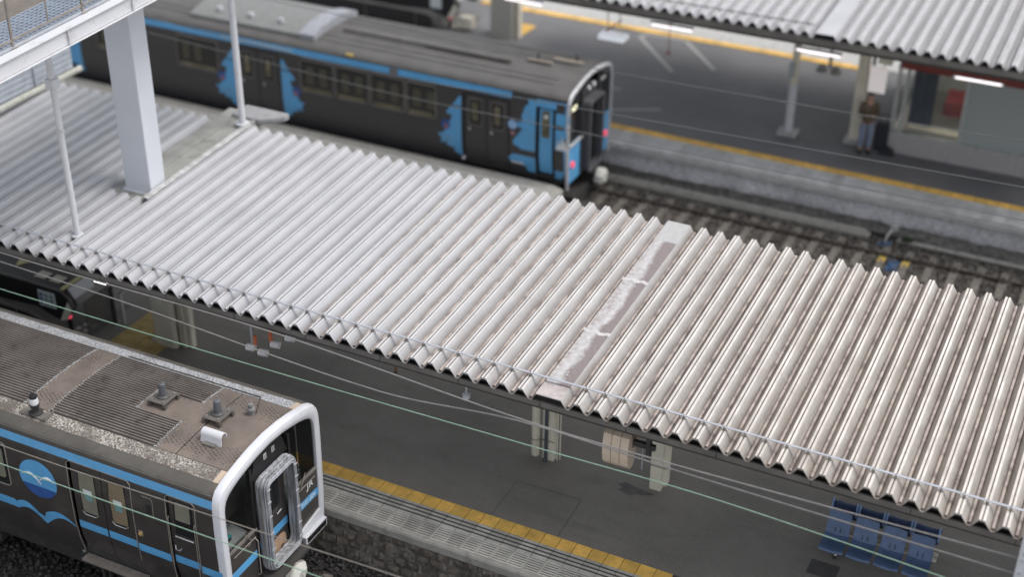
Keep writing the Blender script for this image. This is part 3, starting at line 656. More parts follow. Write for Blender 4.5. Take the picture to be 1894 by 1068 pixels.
# concrete gap in the roof
gp = part('concrete_slab', MB().sheet([[(-34*P+.005, y, .06+.046*y), (-31*P-.02, y, .06+.046*y)] for y in (2.46, 4.5, 6.75)], (0, 0, .15)), M['conc_slab'], canopy)
part('slab_kerb', MB().sheet([[(-10.50, y, .10+.046*y), (-10.36, y, .13+.046*y)] for y in (2.46, 4.5, 6.6)], (0, 0, .07)), M['conc_slab'], gp)
part('slab_ridge', MB().sheet([[(-10.95, y, .085+.046*y), (-10.90, y, .085+.046*y)] for y in (3.3, 6.5)], (0, 0, .025)), M['conc_slab'], gp)
part('flashing_strip', MB().sheet([[(-10.36, 2.45+.3*k_, .20+.046*(2.45+.3*k_)+.004*math.sin(k_*2.1)), (-10.24, 2.45+.3*k_, .175+.046*(2.45+.3*k_)+.004*math.sin(k_*1.3))] for k_ in range(13)], (0, 0, .012)), simple('stained flashing', (.42, .42, .42), .7, var=.3, sc=7), gp)
part('roof_kerb', MB().prism([(-11.0, 6.35), (-10.3, 6.35), (-9.85, 6.75), (-9.85, 6.95), (-11.0, 6.95)], 'z', .3, .45), simple('pale kerb', (.30, .30, .31), .7, var=.15), gp, bevel=.04)

def vertical_post(name, label, x, y, z0, z1, r, mat):
    o = empty(name, label, 'post', (x, y, z0))
    part('shaft', MB().cyl(0, 0, 0, z1-z0, r, 14), mat, o, True)
    part('base_flange', MB().cyl(0, 0, 0, .03, r*2.0, 14), mat, o); return o
p1 = vertical_post('bridge_post', 'thin white round post standing on the left front of the canopy roof', -10.68, .84, 4.33, 8.94, .062, M['white_paint'])
part('post_clamp', MB().box(-.09, .09, -.09, .09, 3.05, 3.25), M['white_paint'], p1)
vertical_post('bridge_post', 'thin white round post on the back edge of the canopy roof beyond the wide column', -10.52, 6.1, 4.6, 9.2, .075, M['white_paint'])
wc = empty('bridge_column', 'wide white square column rising through the canopy roof under the footbridge', 'column', (-10.72, 2.98, 4.3))
part('shaft', MB().prism([(-.31, -.25), (.31, -.25), (.31, .25), (-.31, .25)], 'z', .05, 4.6), M['white_col'], wc, rot=(0, 0, .06), bevel=.02)
part('base_collar', MB().box(-.42, .42, -.34, .34, 0, .09), M['conc_slab'], wc)
part('base_plate', MB().box(-.36, .36, -.30, .30, .091, .125), M['white_paint'], wc)
for x in (-.33, .33):
    for y in (-.27, .27): part('anchor_bolt', MB().cyl(x, y, .126, .17, .018, 8), M['galv'], wc)

# footbridge
br = empty('footbridge', 'white steel footbridge with grating deck and railing at the top left corner', 'footbridge', (-8.96, -.06, 8.95), rz=math.radians(3.4))
bw = .30
be = MB(); be.box(-.02, .0, -8, 9, .015, .285); be.box(-.16, .05, -8, 9, 0, .014); be.box(-.16, .05, -8, 9, .286, .30)
part('edge_beam', be, M['white_paint'], br)
part('weld_seam', MB().tube([(.004, -8, .018), (.004, 9, .018)], .004, 5), M['galv_dull'], br)
stf = MB().box(.001, .045, -.008, .008, .015, .285).mesh('stiffener', M['white_paint'])
for yy in (-3.9, -2.13, -.36, 1.41, 3.2): link('stiffener', stf, br, (0, yy, 0))
part('deck_plate', MB().box(-3.2, -.17, -8, 9, .10, .13), simple('bridge underdeck', (.3, .33, .37), .6), br)
gm = MB()
for k_ in range(12): gm.box(-.30-k_*.09, -.285-k_*.09, -6, 6, .19, .225)
for k_ in range(100): gm.box(-1.32, -.27, -6+k_*.12, -5.988+k_*.12, .195, .222)
struct(part('grating', gm, M['mesh_floor'], br), 'stuff')
part('deck_curb', MB().box(-.24, -.18, -8, 9, .13, .33), M['galv'], br)
pm_ = MB(); pm_.box(-.05, -.02, -.02, .02, .30, 1.5); pm_.box(-.11, .02, -.06, .06, .30, .315)
pmm = pm_.mesh('railing_post', M['galv_dull'])
for yy in (-4.95, -3.18, -1.41, .36, 2.13, 3.9): link('railing_post', pmm, br, (-.17, yy, 0))
part('railing_bar', MB().box(-.22, -.19, -8, 9, .42, .445), M['galv_dull'], br)
part('railing_bar', MB().box(-.22, -.19, -8, 9, 1.45, 1.49), M['galv_dull'], br)
bal = MB().box(-.212, -.20, -.012, .012, .445, 1.45).mesh('baluster', M['galv_dull'])
for yy in (-4.06, -2.3, -.52, 1.25, 3.0): link('baluster', bal, br, (0, yy, 0))
part('inner_wall', MB().box(-2.2, -2.1, -8, .8, .13, 1.9), M['white_paint'], br)
part('handrail', MB().tube([(-1.95, -8, .9), (-1.95, 1.0, .9)], .04, 8), M['cream'], br)
part('floor_trim', MB().box(-2.09, -1.4, -8, 9, .131, .16), simple('brown deck', (.16, .14, .12), .7), br)

# stair enclosure at far left
sw = empty('stair_enclosure', 'grey clad wall of the stair enclosure under the footbridge at the left edge', 'wall', (-15.75, 1.5, 4.3))
part('cladding', MB().box(-.6, 0, -4, 5.2, .3, 4.0), M['stair_wall'], sw)
lv = MB().box(.001, .02, -4, 5.2, 0, .015).mesh('cladding_strip', M['stair_wall'])
for k_ in range(18): link('cladding_strip', lv, sw, (0, 0, .45+k_*.14))
for yy in (-1.2, 1.4, 3.9): part('wall_stud', MB().box(.0, .05, yy, yy+.06, .3, 4.0), M['stair_wall'], sw)
part('drain_pipe', MB().tube([(.14, -4, .36), (.14, 5.3, .40)], .075, 10), simple('stained pipe', (.5, .5, .45), .6, var=.2, dirt=(.2, .2, .1), dsc=3), sw, True)

# ------------------------------------------------------------------ columns under the canopy
c1 = empty('canopy_column', 'wide cream clad column with rounded edges beside the yellow tactile path', 'column', (-10.22, 2.62, .995))
part('cladding', MB().prism(rounded(-.33, .27, -.24, .22, .09), 'z', 0.02, 3.05), M['cream'], c1, True)
part('side_post', MB().box(.335, .415, -.1, .10, 0, 3.05), M['cream'], c1, bevel=.01)
part('pipe', MB().cyl(.302, -.16, 0, 3.05, .014, 8), M['steel_dark'], c1)
part('flat_post', MB().box(.435, .53, -.04, .10, 0, 3.05), M['cream'], c1, bevel=.01)
part('foot', MB().box(-.43, -.10, -.2, .2, 0, .05), M['conc_light'], c1)
c2 = empty('canopy_column', 'slim cream double post with dark drain pipe under the peeling roof strip', 'column', (-1.52, 2.56, .995))
part('round_post', MB().cyl(-.17, -.02, 0, 3.05, .075, 14), M['cream'], c2, True)
part('square_post', MB().box(.0, .085, -.08, .0, 0, 3.05), M['cream'], c2, bevel=.01)
part('square_post', MB().box(.12, .24, -.1, .05, 0, 3.05), M['cream'], c2, bevel=.01)
part('drain_pipe', MB().tube([(.10, -.16, -.0), (.10, -.14, .15), (.10, -.12, 3.05)], .034, 10), simple('dark blue grey pipe', (.07, .08, .095), .5), c2, True)
part('conduit', MB().cyl(.285, -.02, 0, 3.05, .012, 6).cyl(.32, .03, 0, 3.05, .012, 6), M['cream'], c2)
for z in (.45, 1.35, 2.2, 2.75):
    part('pipe_strap', MB().box(-.02, .26, -.112, -.105, z, z+.015), M['steel_dark'], c2)
    part('pipe_strap', MB().cyl(-.17, -.02, z-.08, z-.065, .08, 14), M['steel_dark'] if z > 1 else M['rust'], c2)
c3 = empty('canopy_column', 'cream square post standing next to the dark patch on the platform', 'column', (.74, 2.62, .995))
part('square_post', MB().box(-.11, .11, -.09, .09, 0, 3.05), M['cream'], c3, bevel=.008)
part('flange', MB().box(.07, .19, -.02, .16, .1, 3.05), M['cream'], c3, bevel=.006)
for z in (.55, 2.45): part('pipe_strap', MB().box(-.115, .2, -.097, -.091, z, z+.015), M['steel_dark'], c3)

# clock-like beige housing hanging at the canopy edge
ck = empty('hanging_housing', 'beige plastic ribbed housing hanging under the canopy edge beside the cream post', 'hanging housing', (.52, .52, 3.30))
prof = []
for k_ in range(15):
    a = math.radians(165-k_*15); prof.append((-.02+.24*math.cos(a)*-1*-1, .22+.26*math.sin(a)))
outer = [(-.16, .34), (-.20, .18), (-.20, .02), (-.17, -.12), (-.10, -.20), (-.02, -.24), (.06, -.22), (.14, -.05), (.20, .12), (.22, .24), (.16, .26), (.12, .14), (.06, .08), (0.0, .09), (-.03, .16), (-.03, .26), (-.05, .38)]
for a, b_ in ((0, .13), (.137, .267), (.274, .404)):
    part('shell_segment', MB().prism(outer, 'x', a, b_), M['beige_plastic'], ck, bevel=.006)
ck.scale = (1.12, 1.15, 1.2)
part('hanger_arm', MB().box(.41, .75, -.03, .03, .16, .24).box(.62, .68, -.05, .05, .02, .45), M['steel_dark'], ck)
part('rod', MB().cyl(.56, 0, -.22, .2, .012, 6), M['galv'], ck)

# cluster of lamps
sp = empty('platform_speaker', 'pair of white speaker drums on an orange bracket hanging below the canopy edge', 'speaker', (-6.42, .50, 3.20))
part('bracket', MB().box(-.06, .0, -.03, .03, .08, .30), M['orange'], sp, bevel=.01)
part('bracket', MB().box(.24, .31, .1, .16, .18, .46), M['orange'], sp, bevel=.01)
part('hanger', MB().cyl(-.11, 0, .1, .72, .018, 8), M['white_paint'], sp)
sp.scale = (.88, .88, .88); M['drum_white'] = simple('white enamel', (.85, .83, .83), .4)
for (x, y, z) in ((-.22, -.05, 0), (.10, -.08, -.02), (.28, .12, .12), (.58, .24, .30)):
    part('drum', MB().tube([(x, y, z), (x+.19, y+.03, z)], .078, 12), M['drum_white'], sp, True)
    part('drum_rim', MB().tube([(x-.012, y, z), (x-.001, y, z)], .082, 12), M['rust'], sp, True)
dm = empty('dome_camera', 'small white dome camera hanging below the canopy fascia', 'camera', (-2.15, .62, 3.42))
part('dome', MB().lathe([(.005, -.1), (.05, -.085), (.07, -.04), (.075, .02), (.05, .05), (.02, .06)]), M['white_paint'], dm, True)
part('stem', MB().cyl(0, 0, .06, .6, .015, 8), M['white_paint'], dm)
rd = empty('hanging_rod', 'short rusty brown rod hanging below the canopy fascia', 'rod', (-3.66, .8, 3.35))
part('rod', MB().cyl(0, 0, 0, .6, .022, 8), M['rust'], rd)
part('cap', MB().cyl(0, 0, -.03, 0, .03, 8), M['steel_dark'], rd)
lt = empty('unlit_lamp', 'unlit white strip lamp tucked under the canopy fascia', 'strip lamp', (-4.5, .4, 3.98))
part('lamp_body', MB().box(-.45, .45, -.05, .05, 0, .05), M['white_paint'], lt)
part('lamp_end', MB().box(.451, .6, -.04, .04, .01, .06), M['steel_dark'], lt)
lt2 = empty('platform_lamp', 'small lit white lamp under the canopy at the escalator', 'lamp', (-9.85, .42, 3.74))
part('lamp_body', MB().box(-.14, .14, -.06, .06, 0, .05), M['small_white'], lt2); part('cap', MB().box(-.16, .16, -.07, .07, .051, .08), M['steel_dark'], lt2)

# ------------------------------------------------------------------ bench with eight seats back to back
bn = empty('seat_bench', 'row of blue plastic station seats back to back on a steel frame', 'bench', (3.95, 2.35, 1.0))
def seat_mesh(flip, mats):
    rows = []
    prof_ = [(-.50, .37), (-.49, .41), (-.44, .425), (-.34, .41), (-.22, .39), (-.12, .395), (-.06, .43), (-.02, .52), (.02, .64), (.06, .78), (.075, .84)]
    for j, (y, z) in enumerate(prof_):
        w = .205 if j < 6 else .205-.004*(j-6)
        rows.append([(w*math.sin(-PI/2+PI*k_/8) if False else w*(-1+2*k_/8), y*(1)+(.02*(abs(k_-4)/4)**2*(-1 if j > 6 else 0)), z+(.022*(abs(k_-4)/4)**2 if j < 7 else 0)) for k_ in range(9)])
    mb = MB().sheet(rows, (0, -.02, .02))
    return mb
smh = seat_mesh(0, None).mesh('seat', M['blue_seat'], True)
smr = smh.copy(); smr.materials[0] = M['blue_dark']
slotm = MB()
for x in (-.045, .045): slotm.add([(x-.006, -.052, .467), (x+.006, -.052, .467), (x+.006, -.02, .55), (x-.006, -.02, .55)], [(0, 1, 2, 3)])
slm = slotm.mesh('slot', M['black'])
ribm = MB()
for x in (-.15, -.05, .05, .15): ribm.box(x-.003, x+.003, .0, .006, .60, .80)
for i in range(4):
    x = .21+i*.47
    o = link('seat', smh, bn, (x, 0, 0)); link('slot', slm, o, (0, -.008, .006))
    o2 = link('seat', smr, bn, (x, .40, 0), (0, 0, PI)); o2['label'] = 'rear seat facing away'
    for sgn in (-1, 1):
        e_ = MB().box(sgn*.21-.014, sgn*.21+.014, .30, .38, .60, .86); part('seat_edge', e_, M['blue_seat_pale'], bn, loc=(x, 0, 0))
fr = MB(); fr.box(0, 1.88, .1, .16, .33, .38); fr.box(0, 1.88, .24, .30, .33, .38)
part('frame_rail', fr, M['cream'], bn)
for x in (.25, 1.62):
    part('leg', MB().cyl(x, -.12, 0, .36, .025, 10), M['cream'], bn)
    part('leg', MB().cyl(x, .5, 0, .36, .025, 10), M['cream'], bn)
    part('foot_bar', MB().box(x-.03, x+.03, -.2, .6, 0, .03), M['steel_dark'], bn)

# ------------------------------------------------------------------ escalators
def escalator(name, label, loc):
    t = empty(name, label, 'escalator', loc)
    part('landing_plate', MB().box(-2.2, .35, -.7, .75, 0, .02), M['steel_fascia'], t)
    stripe = MB().box(-.012, .012, -.3, .35, 0, .006).mesh('step_stripe', M['conc'])
    for k_ in range(12): link('step_stripe', stripe, t, (.2-k_*.085, .35, .021))
    for a, b_ in ((0, -.55), (.2, -.55), (.05, -.35), (.25, -.33)): part('comb_mark', MB().box(a-.05, a+.07, b_-.06, b_+.06, .021, .028), M['cream'], t)
    side = [(-11, .6), (-1.65, .60), (-.6, .66), (-.1, .50), (.08, .48), (.30, .70), (.44, .91), (.42, 1.02), (.25, 1.24), (-11, 1.24)]
    for a, b_ in ((-1.0, -.9), (.75, .85)):
        part('hood_side', MB().prism(side, 'y', a, b_), M['black'], t)
    part('hood_top', MB().box(-11, .22, -.898, .748, 1.20, 1.235), M['steel_dark'], t)
    part('hood_rim', MB().tube([(-11, -1.01, 1.25), (-.2, -1.01, 1.25), (.16, -1.01, 1.24), (.36, -1.01, 1.08), (.43, -1.01, .92), (.36, -1.01, .78)], .028, 8), M['steel_fascia'], t, True)
    hr = [(-11, -1.12, .56), (-1.1, -1.12, .57), (-.75, -1.12, .56), (-.52, -1.10, .48), (-.42, -1.08, .34), (-.45, -1.06, .18)]
    part('handrail', MB().tube(hr, .042, 8), M['steel_fascia'], t, True)
    for x in (-3.0, -1.1): part('rail_post', MB().cyl(x, -1.12, 0, .55, .02, 8), M['steel_fascia'], t)
    part('balustrade', MB().prism([(-11, .02), (-.6, .02), (-.5, .4), (-.8, .52), (-11, .52)], 'y', -1.10, -1.05), M['glass_dark'], t)
    part('end_cover', MB().prism([(.30, 1.02), (.02, .50), (.2, .55), (.38, .84)], 'y', -1.035, -1.012), M['cream'], t)
    part('end_strip', MB().box(.12, .20, -.98, -.30, 1.26, 1.29), M['yellow_sign'], t)
    part('end_face', MB().prism([(.22, 1.25), (.36, 1.04), (.33, .98), (.19, 1.19)], 'y', -.88, -.25), M['white_paint'], t)
    part('stop_post', MB().cyl(-.07, -.68, .02, .33, .05, 10), M['black'], t)
    part('stop_lamp', MB().lathe([(.005, .09), (.04, .08), (.058, .04), (.058, 0.0), (.05, -.02)], (-.07, -.68, .36)), M['red_light'], t, True)
    return t
es = escalator('escalator', 'dark escalator enclosure with red stop lamp beyond the near train roof at left', (-12.35, 2.65, 1.0))
po = part('notice', MB().box(-.50, -.05, -1.02, -1.003, .74, 1.12), M['sticker'], es)
for k_, m_ in enumerate(('navy', 'teal', 'teal')):
    for q in range(3): part('notice_print', MB().box(-.46+k_*.14, -.38+k_*.14, -1.026, -1.021, .79+q*.1, .85+q*.1), M[m_], po)
part('warning_triangle', MB().prism([(-1.60, -.25), (-1.22, -.30), (-1.42, -.62)], 'z', 1.24, 1.25), M['yellow_sign'], es)
for x in (-.62, -.22): part('top_strip', MB().box(x-.15, x+.13, -.78, -.52, 1.24, 1.25), M['cream'], es)
part('guard_bar', MB().tube([(.72, .08, 0), (.72, .08, .72), (.74, .2, .78), (.80, .5, .78)], .04, 8), M['conc_light'], es, True)
part('guard_bar', MB().tube([(.55, .0, 0), (.55, .0, .9)], .05, 8), M['steel_dark'], es, True)
part('guard_panel', MB().box(.50, .53, -.8, -.06, .08, .95), glass('smoky guard panel', (.12, .12, .12), .6, .2), es)
e2 = escalator('escalator', 'dark escalator enclosure on the far platform beyond the far train roof', (-13.7, 22.5, 1.0))
part('notice', MB().box(-.6, -.2, -1.02, -1.003, .74, 1.12), M['sticker'], e2)
part('guard_box', MB().box(.25, .7, -.7, -.4, .1, .45), M['cream'], e2)

# ------------------------------------------------------------------ far canopy
fc = empty('far_canopy', 'white folded metal canopy roof over the far platform at the top right', 'canopy roof', (0, 16.06, 4.95), rz=math.radians(.35))
FW = 8.0
M['white_seam'] = simple('white seam cap', (.56, .56, .57), .4)
farp = vpanel(FW).mesh('roof_panel', [M['roof_far'], M['panel_under'], M['white_seam'], M['seam_gap'], M['roof_far']])
tb = MB(); hollow(tb, .019, .014, .035, FW-.03); tff = tb.mesh('valley_tube', [M['valley_clean'], M['dark_in']], True)
OX = .085
for i in range(-26, 26):
    if i in (-2, -1): continue
    o = link('roof_panel', farp, fc, (OX+i*P, 0, 0), (SL, 0, 0)); link('end_closure', cend, o); link('valley_tube', tff, o, (0, 0, .024))
fw_ = MB().prism(fl, 'y', 0, FW)
fwo = part('flashing_panel', fw_, M['roof_far'], fc, loc=(OX-2*P, 0, 0), rot=(SL, 0, 0))
part('end_closure', MB().prism([(.03, .002), (.11, .128), (.55, .128), (.636, .002)], 'y', .06, .075), M['dark_in'], fwo)
part('fascia', MB().box(-8.7, 8.7, .03, .10, -.16, -.012), M['steel_fascia'], fc)
part('gutter', MB().box(-8.7, 8.7, .12, .34, -.26, -.17), M['steel_dark'], fc)
part('snow_guard_rail', MB().box(-8.7, -.6, .36, .39, .21, .225), M['steel_dark'], fc)
for i in range(-26, -2): link('rail_bracket', bkm, fc, (OX+(i+.5)*P, .375, .215))
for yy in (2.0, 4.2, 6.4): part('purlin', MB().box(-8.7, 8.7, yy, yy+.1, -.12+yy*.0489, -.015+yy*.0489), M['steel_dark'], fc)
part('soffit', MB().box(-8.7, 8.7, .35, 7.9, -.02, -.01), M['panel_under'], fc, rot=(SL, 0, 0))

fcol = empty('far_canopy_column', 'white and cream round column on a square concrete foot under the far canopy, leftmost one', 'column', (-1.56, 18.86, .995))
part('shaft', MB().cyl(0, 0, .1, 3.9, .10, 14), M['cream'], fcol, True)
part('sleeve', MB().cyl(0, 0, .1, 1.5, .115, 14), M['white_paint'], fcol, True)
part('foot', MB().prism([(-.27, -.22), (.27, -.22), (.27, .22), (-.27, .22)], 'z', 0, .13), M['conc_light'], fcol, bevel=.02)
part('meter_box', MB().box(-.14, .02, -.17, -.11, 1.75, 2.15), simple('pale box', (.4, .44, .46), .6), fcol)
fc2 = empty('far_canopy_column', 'cream square column behind the standing person under the far canopy', 'column', (.22, 19.15, .995))
part('shaft', MB().box(-.14, .14, -.12, .12, .1, 3.9), M['cream'], fc2, bevel=.01)
part('foot', MB().box(-.25, .25, -.2, .2, 0, .14), M['conc_light'], fc2, bevel=.02)
part('pipe', MB().cyl(.24, -.05, .0, 3.9, .035, 8), M['conc'], fc2)
fc3 = empty('far_canopy_column', 'very wide cream column beyond the far train roof', 'column', (-11.85, 22.1, .995))
part('shaft', MB().prism(rounded(-.48, .32, -.28, .28, .08), 'z', 0, 4.0), simple('grey cream cladding', (.42, .41, .36), .6, var=.06), fc3, True)
part('side_post', MB().box(.36, .48, -.1, .12, 0, 4.0), M['cream'], fc3)
for k_, (x, lab) in enumerate(((-9.35, 'lit fluorescent strip under the far canopy, beside the very wide cream column'), (-4.87, 'lit fluorescent strip under the far canopy, above the white queue lines'), (-.80, 'lit fluorescent strip under the far canopy, just right of the round column top'))):
    o = empty('fluorescent_lamp', lab, 'strip lamp', (x, 18.0, 3.84), 'lit strip lamps under the far canopy')
    part('tube', MB().tube([(-.58, 0, 0), (.58, 0, 0)], .035, 8), M['tube_light'], o); part('fitting', MB().box(-.62, .62, -.05, .05, .037, .09), M['white_paint'], o)
    part('hanger', MB().cyl(0, 0, .09, 1.1, .012, 6), M['steel_dark'], o)
o = empty('fluorescent_lamp', 'bright lit fluorescent strip on the dark red fascia of the waiting room', 'strip lamp', (3.23, 18.72, 3.55), 'lit strip lamps under the far canopy')
part('tube', MB().tube([(-.58, 0, 0), (.58, 0, 0)], .032, 8), M['tube_light'], o); part('fitting', MB().box(-.64, .64, -.01, .06, -.05, .09), M['white_paint'], o)
hs = empty('hanging_sign', 'white slab shaped sign hanging from red brackets under the far canopy', 'sign', (-6.42, 17.55, 3.42))
part('sign_body', MB().box(-.38, .38, -.12, .30, -.06, .08), emit('backlit sign', (.8, .82, .88), .35), hs, bevel=.02)
part('bracket', MB().cyl(-.2, .15, .08, 1.4, .018, 6).cyl(.15, .15, .08, 1.4, .018, 6), M['cream'], hs)
part('red_stay', MB().tube([(-.25, .1, .1), (.2, .15, .5)], .02, 6), M['red_bench'], hs)
hs2 = empty('hanging_hook', 'small thin red hanger below the second lit strip lamp of the far canopy', 'hanger', (-4.85, 17.8, 3.1))
part('rod', MB().cyl(0, 0, .12, 1.7, .012, 6), M['red_bench'], hs2); part('hook', MB().lathe([(.01, 0), (.06, .03), (.06, .1), (.01, .13)]), simple('pinkish plastic', (.4, .2, .2), .6), hs2, True)
bs = empty('blank_sign', 'blank white hanging sign board above the standing person', 'sign', (.75, 18.45, 2.86))
part('board', MB().box(-.22, .22, -.05, .05, 0, .72), emit('backlit pale sign', (.72, .66, .65), .3), bs, bevel=.01)
part('hanger', MB().cyl(-.12, 0, .72, 2.1, .015, 6).cyl(.12, 0, .72, 2.1, .015, 6), M['steel_dark'], bs)
part('bracket_box', MB().box(-.05, .3, -.02, .2, .80, .98), M['cream'], bs)
fl2 = empty('floodlight_pair', 'pair of round pale lamp heads hanging deep under the far canopy', 'lamps', (-1.1, 21.0, 2.25))
for x in (-.22, .18): part('lamp_head', MB().lathe([(.02, -.14), (.15, -.12), (.17, -.02), (.08, .08), (.03, .12)], (x, 0, 0)), simple('dusty lamp', (.42, .43, .40), .6), fl2, True)
part('stem', MB().cyl(0, 0, .05, 2.4, .05, 8), M['conc'], fl2)

# waiting room
wr = empty('waiting_room', 'glazed waiting room with dark red fascia on the far platform at right', 'waiting room', (1.15, 19.0, 1.0))
part('base_wall', MB().box(0, 7, 0, .18, 0, .55), simple('pale stone base', (.42, .40, .40), .7, var=.08), wr)
part('base_wall', MB().box(0, .18, .181, 5, 0, .55), simple('pale stone side', (.42, .40, .40), .7, var=.08), wr)
part('sill', MB().box(-.03, 7, -.03, .2, .551, .61), M['conc_light'], wr)
for x in (0.0, .22, 1.78, 3.6, 5.4): part('mullion', MB().box(x, x+.09, .04, .13, .611, 2.9), simple('aluminium mullion', (.5, .53, .53), .4, .3), wr)
part('ceiling_lamp', MB().box(.8, 5.5, 2.0, 2.3, 2.6, 2.64), emit('lit room lamp', (1, .95, .8), 10.0), wr)
part('window', MB().box(.32, 1.775, .08, .09, .611, 2.42), M['glass_room'], wr)
part('window', MB().box(1.875, 3.595, .08, .09, .611, 2.42), M['glass_room2'], wr)
part('window', MB().box(3.695, 5.395, .08, .09, .611, 2.42), M['glass_room'], wr)
part('window', MB().box(.05, .06, .19, 4.9, .611, 2.42), M['glass_room'], wr)
part('top_rail', MB().box(-.02, 7, .02, .16, 2.425, 2.46), simple('aluminium rail', (.5, .53, .53), .4, .3), wr)
part('red_fascia', MB().box(.1, 7, -.12, .0, 2.47, 2.62), M['red_fascia'], wr)
part('red_fascia', MB().box(.1, 7, -.30, -.121, 2.60, 2.78), M['red_fascia'], wr)
part('roof', MB().box(-.05, 7, -.05, 5.2, 2.79, 2.88), M['steel_dark'], wr)
part('floor', MB().box(.2, 7, .2, 5, .005, .02), simple('room floor', (.22, .21, .18), .6), wr)
part('back_wall', MB().box(0, 7, 4.9, 5.0, 0, 2.78), simple('room back wall', (.40, .42, .40), .7), wr)
part('inner_bench', MB().box(.9, 2.6, 3.1, 3.5, .02, .45), M['red_bench'], wr)
part('inner_bench_back', MB().box(.9, 2.6, 3.52, 3.6, .35, .65), M['red_bench'], wr)
part('inner_counter', MB().box(.4, 6.5, .4, .75, .45, .62), M['cream'], wr)
part('inner_bin', MB().box(2.75, 3.1, .3, .6, .02, .55), simple('brown bin', (.17, .13, .09), .7), wr)
part('curtain', MB().sheet([[(.36+.09*k_, .5+.03*math.sin(k_*2.2), z) for k_ in range(8)] for z in (.7, 2.4)], (0, -.01, 0)), simple('navy curtain', (.03, .04, .085), .8), wr)
part('yellow_beam', MB().box(.9, 3.0, 2.2, 2.3, 1.9, 2.15), simple('mustard panel', (.42, .31, .14), .7), wr)

# ------------------------------------------------------------------ person and bag
def skin_body(name, joints, edges, mat, parent, sub=2):
    me = bpy.data.meshes.new(name); me.from_pydata([j[0] for j in joints], edges, [])
    o = bpy.data.objects.new(name, me); COL.objects.link(o)
    o.modifiers.new('skin', 'SKIN'); sm_ = o.modifiers.new('sub', 'SUBSURF'); sm_.levels = sub; sm_.render_levels = sub
    for v_, j in zip(me.skin_vertices[0].data, joints): v_.radius = (j[1], j[2] if len(j) > 2 else j[1])
    me.skin_vertices[0].data[0].use_root = True
    bpy.context.view_layer.update()
    dg = bpy.context.evaluated_depsgraph_get(); nm = bpy.data.meshes.new_from_object(o.evaluated_get(dg))
    bpy.data.objects.remove(o); nm.materials.clear(); nm.materials.append(mat)
    nm.polygons.foreach_set('use_smooth', [True]*len(nm.polygons))
    q = link(name, nm, parent); return q
pe = empty('person', 'person in brown coat and pale jeans standing by a cream column holding a phone', 'person', (.60, 18.72, 1.0), rz=math.radians(20))
skin_body('body', [((0, 0, .92), .12), ((0, 0, 1.15), .13), ((0, .0, 1.36), .14), ((0, -.01, 1.46), .06), ((0, -.04, 1.53), .06), ((0, -.05, 1.62), .085), ((0, -.04, 1.69), .06),
    ((-.10, 0, .86), .09), ((-.11, -.02, .5), .06), ((-.11, 0, .1), .04), ((-.12, -.12, .04), .035),
    ((.10, 0, .86), .09), ((.11, -.02, .5), .06), ((.11, 0, .1), .04), ((.13, -.12, .04), .035),
    ((-.19, .0, 1.38), .05), ((-.24, -.05, 1.12), .042), ((-.10, -.24, 1.14), .032), ((-.04, -.29, 1.17), .028),
    ((.19, .0, 1.38), .05), ((.24, -.05, 1.12), .042), ((.10, -.24, 1.14), .032), ((.05, -.29, 1.17), .028)],
    [(0,1),(1,2),(2,3),(3,4),(4,5),(5,6),(0,7),(7,8),(8,9),(9,10),(0,11),(11,12),(12,13),(13,14),(2,15),(15,16),(16,17),(17,18),(2,19),(19,20),(20,21),(21,22)], M['skin'], pe)
skin_body('coat', [((0, 0, .80), .20, .16), ((0, 0, 1.0), .175, .14), ((0, 0, 1.2), .165, .145), ((0, 0, 1.38), .17, .15), ((0, -.01, 1.47), .085),
    ((-.2, 0, 1.38), .075), ((-.25, -.05, 1.12), .065), ((-.12, -.21, 1.14), .05), ((.2, 0, 1.38), .075), ((.25, -.05, 1.12), .065), ((.12, -.21, 1.14), .05)],
    [(0,1),(1,2),(2,3),(3,4),(3,5),(5,6),(6,7),(3,8),(8,9),(9,10)], M['coat'], pe)
for s_ in (-1, 1):
    skin_body('trouser_leg', [((s_*.095, 0, .90), .11), ((s_*.11, -.02, .5), .082), ((s_*.11, 0, .1), .068)], [(0, 1), (1, 2)], M['jeans'], pe)
    part('shoe', MB().prism(rounded(-.045, .045, -.2, .07, .04), 'z', 0, .085), M['hair'], pe, loc=(s_*.12, 0, 0))
skin_body('hair', [((0, .0, 1.60), .08), ((0, -.02, 1.68), .092), ((0, -.06, 1.74), .055)], [(0, 1), (1, 2)], M['hair'], pe)
part('nose', MB().lathe([(.004, -.02), (.014, -.012), (.006, .025)], (0, -.14, 1.60), 8), M['skin'], pe)
for s_ in (-1, 1):
    part('ear', MB().lathe([(.003, -.03), (.018, 0), (.003, .03)], (s_*.088, -.04, 1.61), 8), M['skin'], pe)
    for k_ in range(5): part('finger', MB().tube([(s_*.05-.02*s_+s_*.0, -.285-.006*k_, 1.145+.014*k_), (s_*.025, -.315, 1.15+.014*k_), (s_*.005, -.315, 1.155+.014*k_)], .007, 6), M['skin'], pe)
part('phone', MB().box(-.035, .035, -.305, -.295, 1.12, 1.26), M['black'], pe)
bg = empty('luggage', 'black suitcase standing behind the person in the shade of the column', 'suitcase', (.98, 18.98, 1.0))
part('case', MB().box(-.18, .18, -.12, .12, .05, .80), M['bag'], bg, bevel=.03)
part('handle', MB().tube([(-.1, 0, .8), (-.1, 0, 1.05), (.1, 0, 1.05), (.1, 0, .8)], .012, 6), M['steel_dark'], bg)
for s_ in (-1, 1): part('wheel', MB().tube([(s_*.14-.02, 0, .035), (s_*.14+.02, 0, .035)], .035, 10), M['black'], bg)
bg2 = empty('bag', 'small black bag lying on the ground beside the waiting room corner', 'bag', (1.2, 18.8, 1.0))
